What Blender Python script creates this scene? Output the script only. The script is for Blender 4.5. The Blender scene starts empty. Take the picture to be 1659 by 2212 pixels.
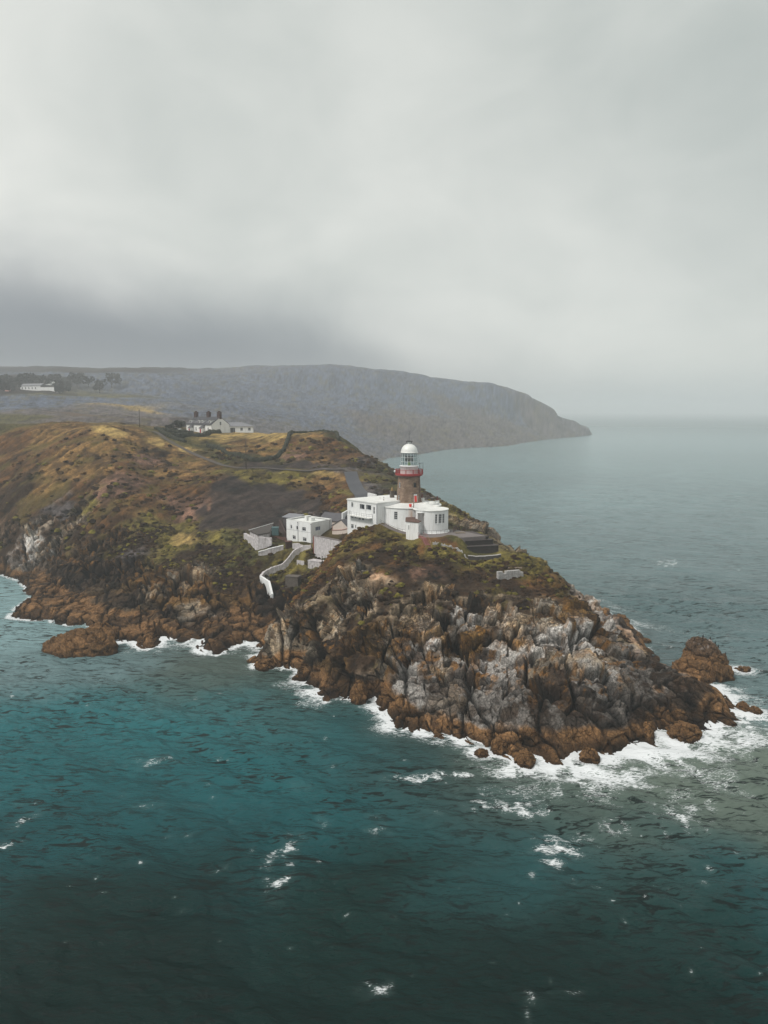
import bpy, math, random
import numpy as np
from mathutils import Vector
random.seed(7); rng = np.random.default_rng(7)
sc = bpy.context.scene
COL = sc.collection
R = math.radians
H = 54.0; PITCH = R(7.5); FP = 1683.0; CU, CV = 829.5, 1106.0
SP, CP = math.sin(PITCH), math.cos(PITCH)

# ---------- survey helpers: sight line of a picture point -> place in the world ----------
def at_y(u, v, Y):
    a = (u-CU)/FP; b = (v-CV)/FP
    t = Y/(CP-b*SP)
    return (a*t, Y, H+t*(-SP-b*CP))
def at_z(u, v, z=0.0):
    a = (u-CU)/FP; b = (v-CV)/FP
    t = (z-H)/(-SP-b*CP)
    return (a*t, t*(CP-b*SP), z)

# ---------- numpy noise ----------
def _h(ix, iy, iz, seed):
    x = (ix.astype(np.int64)*374761393 + iy.astype(np.int64)*668265263 + iz.astype(np.int64)*2147483647 + seed*1274126177) & 0xffffffff
    x = ((x ^ (x >> 13))*1274126177) & 0xffffffff
    x = ((x ^ (x >> 16))*2246822519) & 0xffffffff
    return (x ^ (x >> 15)) & 0xffffffff
def h01(ix, iy, iz, seed=0):
    return _h(ix, iy, iz, seed).astype(np.float32)/4294967295.0
def noise(x, y, z=None, seed=0):
    if z is None:
        x0 = np.floor(x); y0 = np.floor(y); fx = x-x0; fy = y-y0
        x0 = x0.astype(np.int64); y0 = y0.astype(np.int64); zz = np.zeros_like(x0)
        fx = fx*fx*fx*(fx*(fx*6-15)+10); fy = fy*fy*fy*(fy*(fy*6-15)+10)
        a = h01(x0, y0, zz, seed); b = h01(x0+1, y0, zz, seed); c = h01(x0, y0+1, zz, seed); d = h01(x0+1, y0+1, zz, seed)
        return ((a+(b-a)*fx)*(1-fy)+(c+(d-c)*fx)*fy)*2-1
    x0 = np.floor(x); y0 = np.floor(y); z0 = np.floor(z); fx = x-x0; fy = y-y0; fz = z-z0
    x0 = x0.astype(np.int64); y0 = y0.astype(np.int64); z0 = z0.astype(np.int64)
    fx = fx*fx*(3-2*fx); fy = fy*fy*(3-2*fy); fz = fz*fz*(3-2*fz)
    r = []
    for k in (0, 1):
        a = h01(x0, y0, z0+k, seed); b = h01(x0+1, y0, z0+k, seed); c = h01(x0, y0+1, z0+k, seed); d = h01(x0+1, y0+1, z0+k, seed)
        r.append((a+(b-a)*fx)*(1-fy)+(c+(d-c)*fx)*fy)
    return (r[0]*(1-fz)+r[1]*fz)*2-1
def fbm(x, y, z=None, o=4, seed=0, g=0.5):
    s = 0; a = 1.0; t = 0; f = 1.0
    for k in range(o):
        s = s+a*noise(x*f+k*17.3, y*f-k*9.1, None if z is None else z*f+k*5.7, seed+k); t += a; a *= g; f *= 2.03
    return s/t
def cells(x, y, z, seed=0, tilt=1.0):
    """angular blocks: returns (plane height of the block, gap distance F2-F1, three randoms of the block)"""
    n = x.shape[0]
    ix = np.floor(x).astype(np.int64); iy = np.floor(y).astype(np.int64); iz = np.floor(z).astype(np.int64)
    f1 = np.full(n, 9.0, np.float32); f2 = np.full(n, 9.0, np.float32)
    h = np.zeros(n, np.float32); r1 = np.zeros(n, np.float32); r2 = np.zeros(n, np.float32)
    for dx in (-1, 0, 1):
        for dy in (-1, 0, 1):
            for dz in (-1, 0, 1):
                cx, cy, cz = ix+dx, iy+dy, iz+dz
                hh = _h(cx, cy, cz, seed)
                a = (hh & 1023).astype(np.float32)/1023; b = ((hh >> 10) & 1023).astype(np.float32)/1023; c = ((hh >> 20) & 1023).astype(np.float32)/1023
                ox = (x-cx-a).astype(np.float32); oy = (y-cy-b).astype(np.float32); oz = (z-cz-c).astype(np.float32)
                d = np.sqrt(ox*ox+oy*oy+oz*oz)
                m = d < f1
                f2 = np.where(m, f1, np.minimum(f2, d))
                g = (a*7.13+b*3.7) % 1.0; g2 = (b*5.77+c*8.3) % 1.0; g3 = (c*9.31+a*2.9) % 1.0
                pl = (g2-.5)*2*ox+(g3-.5)*2*oy+((g*3.3 % 1.0)-.5)*2*oz
                h = np.where(m, (g-.5)*1.2+tilt*1.25*pl, h); r1 = np.where(m, g2, r1); r2 = np.where(m, g3, r2)
                f1 = np.where(m, d, f1)
    return h, f2-f1, r1, r2
def smooth(a, b, x):
    t = np.clip((x-a)/(b-a), 0, 1); return t*t*(3-2*t)
def lin(r, g, b):
    f = lambda c: (c/255/12.92) if c/255 <= .04045 else ((c/255+.055)/1.055)**2.4
    return (f(r), f(g), f(b))

# ---------- shoreline ----------
SH = [(3,1243),(24,1252),(43,1258),(55,1275),(63,1293),(46,1305),(33,1312),(12,1336),(60,1342),(85,1341),(106,1337),(109,1350),(128,1349),(149,1352),
 (175,1349),(200,1352),(231,1365),(251,1387),(270,1388),(288,1388),(307,1402),(327,1402),(340,1390),(357,1378),(390,1386),(415,1379),(436,1380),(428,1406),(466,1414),
 (500,1400),(529,1388),(550,1396),(572,1401),(548,1430),(547,1440),(593,1443),(646,1446),(632,1472),(672,1477),(681,1494),(705,1512),(735,1508),(762,1510),(775,1518),
 (790,1510),(801,1507),(812,1518),(821,1527),(838,1550),(851,1569),(890,1580),(934,1591),(949,1592),(963,1586),(990,1596),(1013,1605),(1040,1610),(1060,1618),(1079,1632),(1100,1640),(1121,1648),
 (1147,1640),(1143,1624),(1170,1636),(1190,1650),(1218,1656),(1235,1640),(1253,1622),(1280,1621),(1303,1626),(1325,1632),(1344,1630),(1358,1618),(1372,1608),(1395,1608),(1417,1610),(1412,1573),
 (1430,1578),(1465,1575),(1480,1570),(1497,1578),(1520,1575),(1536,1568),(1550,1556),(1568,1564),(1582,1567),(1589,1556),(1582,1540),(1574,1515),(1562,1498),(1546,1483),(1525,1468),
 (1500,1455),(1470,1450),(1440,1445),(1422,1430),(1412,1410),(1396,1382),(1372,1364),(1346,1347)]
shore = [at_z(u, v)[:2] for u, v in SH]
shore += [(58,205),(55,222),(51,242),(47,262),(45,285),(43,310),(41,335),(40,360),(37,385),(36,410),(31,450),(24,500),(17,560),(11,610),(4,690),(-5,800)]
shore += [at_z(u, v)[:2] for u, v in [(840,990),(900,983),(960,972),(1010,968),(1060,966),(1100,963),(1130,957),(1180,950),(1230,945),(1262,942),(1280,939)]]
shore += [(470,1790),(440,1900),(330,2300),(-200,2900),(-4200,2900),(-4200,700),(-700,480),(-420,350),(-330,300),(-250,285),(-190,283),(-150,262)]
shore = np.array(shore)
def sdist(x, y, poly=shore):
    n = len(poly); best = np.full(x.shape, 1e12); ins = np.zeros(x.shape, bool)
    for i in range(n):
        ax, ay = poly[i]; bx, by = poly[(i+1) % n]
        ex, ey = bx-ax, by-ay; L = ex*ex+ey*ey+1e-9
        t = np.clip(((x-ax)*ex+(y-ay)*ey)/L, 0, 1)
        dx = x-ax-t*ex; dy = y-ay-t*ey
        best = np.minimum(best, dx*dx+dy*dy)
        c = ((ay > y) != (by > y))
        with np.errstate(divide='ignore', invalid='ignore'):
            ins ^= c & (x < (bx-ax)*(y-ay)/((by-ay) if by != ay else 1e-9)+ax)
    return np.where(ins, 1, -1)*np.sqrt(best)

# ---------- relief: surveyed points (u, v, distance) ----------
CPTS = [
 # left coast
 (50,1210,252),(70,1190,256),(65,1130,266),(50,1050,290),(30,990,320),(0,925,370),(0,1150,275),(100,918,352),(100,960,330),(120,1010,300),(140,1070,280),(150,1120,268),(150,1180,254),(130,1230,240),
 (150,1290,212),(150,1330,200),(90,1310,212),(90,1275,226),(60,1325,206),(-150,1000,340),(-150,930,390),(-200,1150,300),
 (230,918,330),(230,960,312),(230,1010,290),(230,1060,272),(230,1110,258),(230,1160,245),(230,1210,236),(230,1262,222),(230,1300,205),(230,1330,193),
 (300,935,338),(335,936,345),(350,990,318),(350,1060,285),(370,1130,258),(350,1180,243),(350,1215,228),(350,1240,213),(350,1290,202),(350,1320,193),(350,1350,183),(290,1250,222),(300,1320,194),
 (410,1180,243),(420,1245,212),(430,1300,200),(430,1345,188),(460,1245,212),(480,1300,200),(490,1350,188),(540,1370,180),
 # yard and steep dark slope
 (538,1144,245),(609,1110,262),(560,1040,288),(480,1035,286),(450,1090,265),(430,1150,248),(640,1045,288),(690,1105,262),(690,1060,285),
 (560,1015,300),(700,1030,300),(740,1060,280),(500,1150,240),(500,1180,232),(480,1230,221),(500,1270,210),(540,1252,212),(590,1250,214.5),(610,1240,216),(634,1230,217),(575,1262,213.5),(600,1268,207),(620,1262,205),(640,1245,210),(655,1240,209),(685,1215,214),(700,1215,210),(633,1197,219),(560,1184,225),(535,1170,231),(590,1168,227),(560,1200,221),(610,1168,229),(996,1190,191.5),(1010,1209,190),(1028,1211,189.7),(1045,1212,189.5),(1065,1210,190),(1084,1206,190.5),
 (705,1150,227),(720,1130,236),(690,1225,208),(665,1225,212),(640,1226,213),(757,1153,208),(785,1139,207),(808,1126,208),
 (755,1022,300),(770,1070,262),(790,1040,285),(720,1110,250),
 (670,1265,200),(640,1290,193),(610,1330,185),(620,1310,189),(560,1335,189),(590,1350,184),(600,1290,200),(585,1285,205),(520,1350,187),
 # rock shoulder
 (745,1165,207),(715,1210,195),(690,1250,185),(640,1310,172),(600,1345,166),(595,1375,164),(620,1400,161),(640,1425,156),
 (680,1290,172),(680,1340,164),(680,1400,155),(690,1450,149),
 (780,1200,183),(780,1230,173),(780,1280,163),(780,1340,155),(780,1400,148),(780,1455,143),
 (880,1172,198),(900,1210,184),(900,1250,172),(900,1300,161),(900,1370,150),(900,1440,141),(900,1510,133),(840,1480,138),
 (1000,1200,189),(1000,1250,174),(1000,1290,163),(1000,1350,152),(1000,1420,141),(1000,1500,131),(1000,1550,125),
 (1085,1190,195),(1129,1204,190),(1190,1248,183),(1214,1266,181),(1260,1300,177),(1303,1329,172),(1340,1350,170),
 (1100,1258,176),(1100,1300,163),(1100,1350,153),(1100,1420,141),(1100,1500,130),(1100,1560,123),(1110,1600,118),
 (1200,1300,165),(1200,1350,151),(1200,1420,139),(1200,1500,127),(1200,1560,120),(1200,1610,116),
 (1300,1360,158),(1300,1400,146),(1300,1450,136),(1300,1500,129),(1300,1560,122),(1300,1600,119),
 (1370,1400,155),(1380,1450,143),(1370,1500,133),(1360,1560,123),(1420,1500,135),(1400,1540,127),
 (1446,1463,141),(1490,1475,138.5),(1530,1500,134.5),(1560,1530,131),(1480,1530,130),(1440,1540,128),
 # lighthouse ground and the shoulder behind
 (912,1055,290),(951,1083,270),(1002,1113,255),(1044,1153,238),(1062,1170,215),
 # plateau with the cottage
 (461,936,394),(500,936,385),(620,935,375),(610,975,335),(540,985,325),(480,965,345),(400,955,350),(400,938,390),(530,1008,312),(685,1015,305),(690,1000,315),(727,935,360),(680,934,364),
 (760,985,326),(800,1040,287),(857,1030,310),(806,991,330),
 # country behind
 (380,925,430),(100,900,550),(250,903,520),(400,905,500),(0,890,600),(-200,890,600),
 (650,900,900),(500,900,750),(500,870,950),(250,880,750),(250,850,950),(100,845,900),(100,812,1150),(300,808,1200),(500,808,1300),(650,830,1300),(0,806,1150),(300,797,1450),(0,797,1450),(500,796,1450),(-200,797,1450),(300,812,1750),(0,812,1750),
 (800,940,1000),(800,880,1180),(930,900,1250),(1050,920,1350),(1150,925,1500),(1215,925,1620),(1240,907,1650),(1200,880,1620),(1140,850,1580),(1080,835,1550),(1000,828,1530),(930,823,1500),(850,806,1460),(790,798,1430),(720,795,1420),(600,795,1420),
]
P3 = [at_y(*c) for c in CPTS]
P3 += [(x, y, 0.0) for x, y in shore[:-12]]
P3 += [(9,194,21.8),(11,193.0,21.9),(14,192.9,21.9),(17.5,192.9,21.9),(19.6,192.9,21.6),(14,196,21.7),(21.8,193.8,18.8),(24,194,18.2),(27,194,17.7),(24,198,19.2),(28,199,17.9),(-27.5,223.5,14.2),(-24,220.3,13.9),(-21,218.6,13.7),(-30,229,14.4),(5,213,21.2),(13,203,21.6),(20,201,21.5),(-4,208,21.0),(-8,216,20.2),(2,225,21.2),(18,212,21.2),(10,225,21),(22,204,20.6),
 (-90,430,41),(-150,450,42),(-90,520,30),(-200,480,42),(-20,420,26),(0,380,19),(20,330,14),(32,300,10),(-40,470,20),(-60,600,22),(-50,750,18),(30,260,15),(40,235,9),
 (300,1700,60),(100,1900,110),(-300,2200,110),(-1200,1600,118),(-2500,1500,118),(-2500,800,80),(-900,700,60),(-450,450,30),(-1500,2500,110)]
P3 = np.array(P3)
_c2 = 2.0
def _phi(x, y, X, Y): return np.sqrt((x-X)**2+(y-Y)**2+_c2)
_A = _phi(P3[:, 0][:, None], P3[:, 1][:, None], P3[:, 0][None], P3[:, 1][None])
_n = len(P3); _M = np.zeros((_n+1, _n+1)); _M[:_n, :_n] = _A-np.eye(_n)*0.3; _M[:_n, _n] = 1; _M[_n, :_n] = 1
W = np.linalg.solve(_M, np.append(P3[:, 2], 0.0))
def base_h(x, y, sd=None):
    x = np.asarray(x, float); y = np.asarray(y, float); sh = x.shape; x = x.ravel(); y = y.ravel()
    out = np.empty_like(x)
    for i in range(0, len(x), 40000):
        xs = x[i:i+40000, None]; ys = y[i:i+40000, None]
        out[i:i+40000] = _phi(xs, ys, P3[None, :, 0], P3[None, :, 1]) @ W[:_n]+W[_n]
    if sd is None: sd = sdist(x, y)
    sd = np.asarray(sd).ravel()
    ins = np.maximum(out, np.minimum(sd*0.6, 1.5))
    return np.where(sd > 0, ins*smooth(-0.5, 2.0, sd)+0.05, sd*0.55).reshape(sh)
def ground(x, y): return float(base_h(np.array([x]), np.array([y]))[0])
def hits(uv, lo=100.0, hi=1500.0):
    """first place where each sight line meets the bare relief"""
    uv = np.array(uv, float); a = (uv[:, 0]-CU)/FP; b = (uv[:, 1]-CV)/FP
    Ys = np.concatenate([np.arange(lo, 450, 0.75), np.geomspace(450, hi, 150)])
    t = Ys[None]/(CP-b*SP)[:, None]
    X = a[:, None]*t; Z = H+t*(-SP-b*CP)[:, None]; YY = np.broadcast_to(Ys, X.shape)
    G = base_h(X, YY)
    below = (Z <= np.maximum(G, 0)); k = np.where(below.any(1), below.argmax(1), len(Ys)-1)
    i = np.arange(len(uv))
    return np.stack([X[i, k], YY[i, k], np.maximum(G[i, k], 0)], 1)
def hit(u, v): return tuple(hits([(u, v)])[0])

# ---------- scene helpers ----------
def tag(o, label=None, cat=None, group=None, kind=None):
    if label: o['label'] = label
    if cat: o['category'] = cat
    if group: o['group'] = group
    if kind: o['kind'] = kind
    return o
def grid_mesh(name, P, mask, mat, cols=None, smoothf=True, extra=None):
    """P (n,m,3) -> one sheet, faces only where mask (n-1,m-1)"""
    n, m = P.shape[:2]
    idx = np.arange(n*m).reshape(n, m)
    q = np.stack([idx[:-1, :-1], idx[1:, :-1], idx[1:, 1:], idx[:-1, 1:]], -1)[mask]
    used = np.zeros(n*m, bool); used[q.ravel()] = True
    new = np.cumsum(used)-1; q = new[q]; V = P.reshape(-1, 3)[used]
    me = bpy.data.meshes.new(name); me.vertices.add(len(V)); me.vertices.foreach_set('co', V.astype(np.float32).ravel())
    me.loops.add(q.size); me.loops.foreach_set('vertex_index', q.astype(np.int32).ravel())
    me.polygons.add(len(q)); me.polygons.foreach_set('loop_start', np.arange(0, q.size, 4, dtype=np.int32)); me.polygons.foreach_set('loop_total', np.full(len(q), 4, np.int32))
    me.update(calc_edges=True)
    if smoothf: me.polygons.foreach_set('use_smooth', np.ones(len(q), bool))
    if cols is not None:
        for nm, c in cols.items():
            at = me.color_attributes.new(nm, 'FLOAT_COLOR', 'POINT')
            c4 = np.ones((len(V), 4), np.float32); c4[:, :3] = c.reshape(-1, 3)[used]
            at.data.foreach_set('color', c4.ravel())
    me.materials.append(mat)
    o = bpy.data.objects.new(name, me); COL.objects.link(o); return o
def nt(name, rough=.85):
    m = bpy.data.materials.new(name); m.use_nodes = True; t = m.node_tree; b = t.nodes['Principled BSDF']; b.inputs['Roughness'].default_value = rough
    return m, t, b
def N(t, typ, **kw):
    n = t.nodes.new(typ)
    for k, v in kw.items():
        if k.startswith('_'): setattr(n, k[1:], v)
        else:
            n.inputs[int(k[1:]) if k[0] == 'i' and k[1:].isdigit() else k].default_value = v
    return n
def mathn(t, op, a, b=None, c=None, clamp=False):
    n = t.nodes.new('ShaderNodeMath'); n.operation = op; n.use_clamp = clamp
    for i, s in enumerate((a, b, c)):
        if s is None: continue
        if isinstance(s, (int, float)): n.inputs[i].default_value = s
        else: t.links.new(s, n.inputs[i])
    return n.outputs[0]
def mixc(t, fac, a, b, mode='MIX'):
    n = t.nodes.new('ShaderNodeMix'); n.data_type = 'RGBA'; n.blend_type = mode
    for k, s in ((0, fac), (6, a), (7, b)):
        if isinstance(s, (int, float)): n.inputs[k].default_value = s
        elif isinstance(s, tuple): n.inputs[k].default_value = (*s[:3], 1)
        else: t.links.new(s, n.inputs[k])
    return n.outputs[2]
def surf(name, col, rough=.8, var=.25, scale=1.2, bump=.0, bscale=8, stain=None, streak=0.0, metal=0):
    """paint / stone / metal with blotches, vertical streaks and a little relief"""
    m, t, b = nt(name, rough); L = t.links
    tc = t.nodes.new('ShaderNodeTexCoord')
    n1 = N(t, 'ShaderNodeTexNoise', Scale=scale, Detail=6.0, Roughness=.65); L.new(tc.outputs['Object'], n1.inputs['Vector'])
    f = mathn(t, 'MULTIPLY_ADD', n1.outputs[0], 2.0, -0.5, clamp=True)
    dark = tuple(c*(1-var) for c in col); c = mixc(t, f, dark, tuple(min(1, x*(1+var*.35)) for x in col))
    if streak:
        mp = t.nodes.new('ShaderNodeMapping'); mp.inputs['Scale'].default_value = (1.8, 1.8, .12); L.new(tc.outputs['Object'], mp.inputs[0])
        n2 = N(t, 'ShaderNodeTexNoise', Scale=1.6, Detail=5.0, Roughness=.7); L.new(mp.outputs[0], n2.inputs['Vector'])
        g = mathn(t, 'MULTIPLY_ADD', n2.outputs[0], 5.0, -2.6, clamp=True)
        c = mixc(t, mathn(t, 'MULTIPLY', g, streak), c, stain or tuple(x*.4 for x in col))
    L.new(c, b.inputs['Base Color']); b.inputs['Metallic'].default_value = metal
    if bump:
        n3 = N(t, 'ShaderNodeTexNoise', Scale=bscale, Detail=4.0); L.new(tc.outputs['Object'], n3.inputs['Vector'])
        bp = N(t, 'ShaderNodeBump', Strength=bump, Distance=.1); L.new(n3.outputs[0], bp.inputs['Height']); L.new(bp.outputs[0], b.inputs['Normal'])
    return m
HAZE = .00033; EXPO = 0.33
ROADP = [(757, 1022, 302), (763, 1033, 288), (771, 1048, 275), (783, 1068, 259), (786, 1076, 250)]
LANEP = [(330, 934, 352), (355, 943, 342), (400, 962, 332), (440, 984, 322), (480, 1002, 312), (530, 1010, 306), (600, 1012, 303), (660, 1011, 303), (700, 1008, 306), (745, 1014, 306), (757, 1022, 302)]
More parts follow.
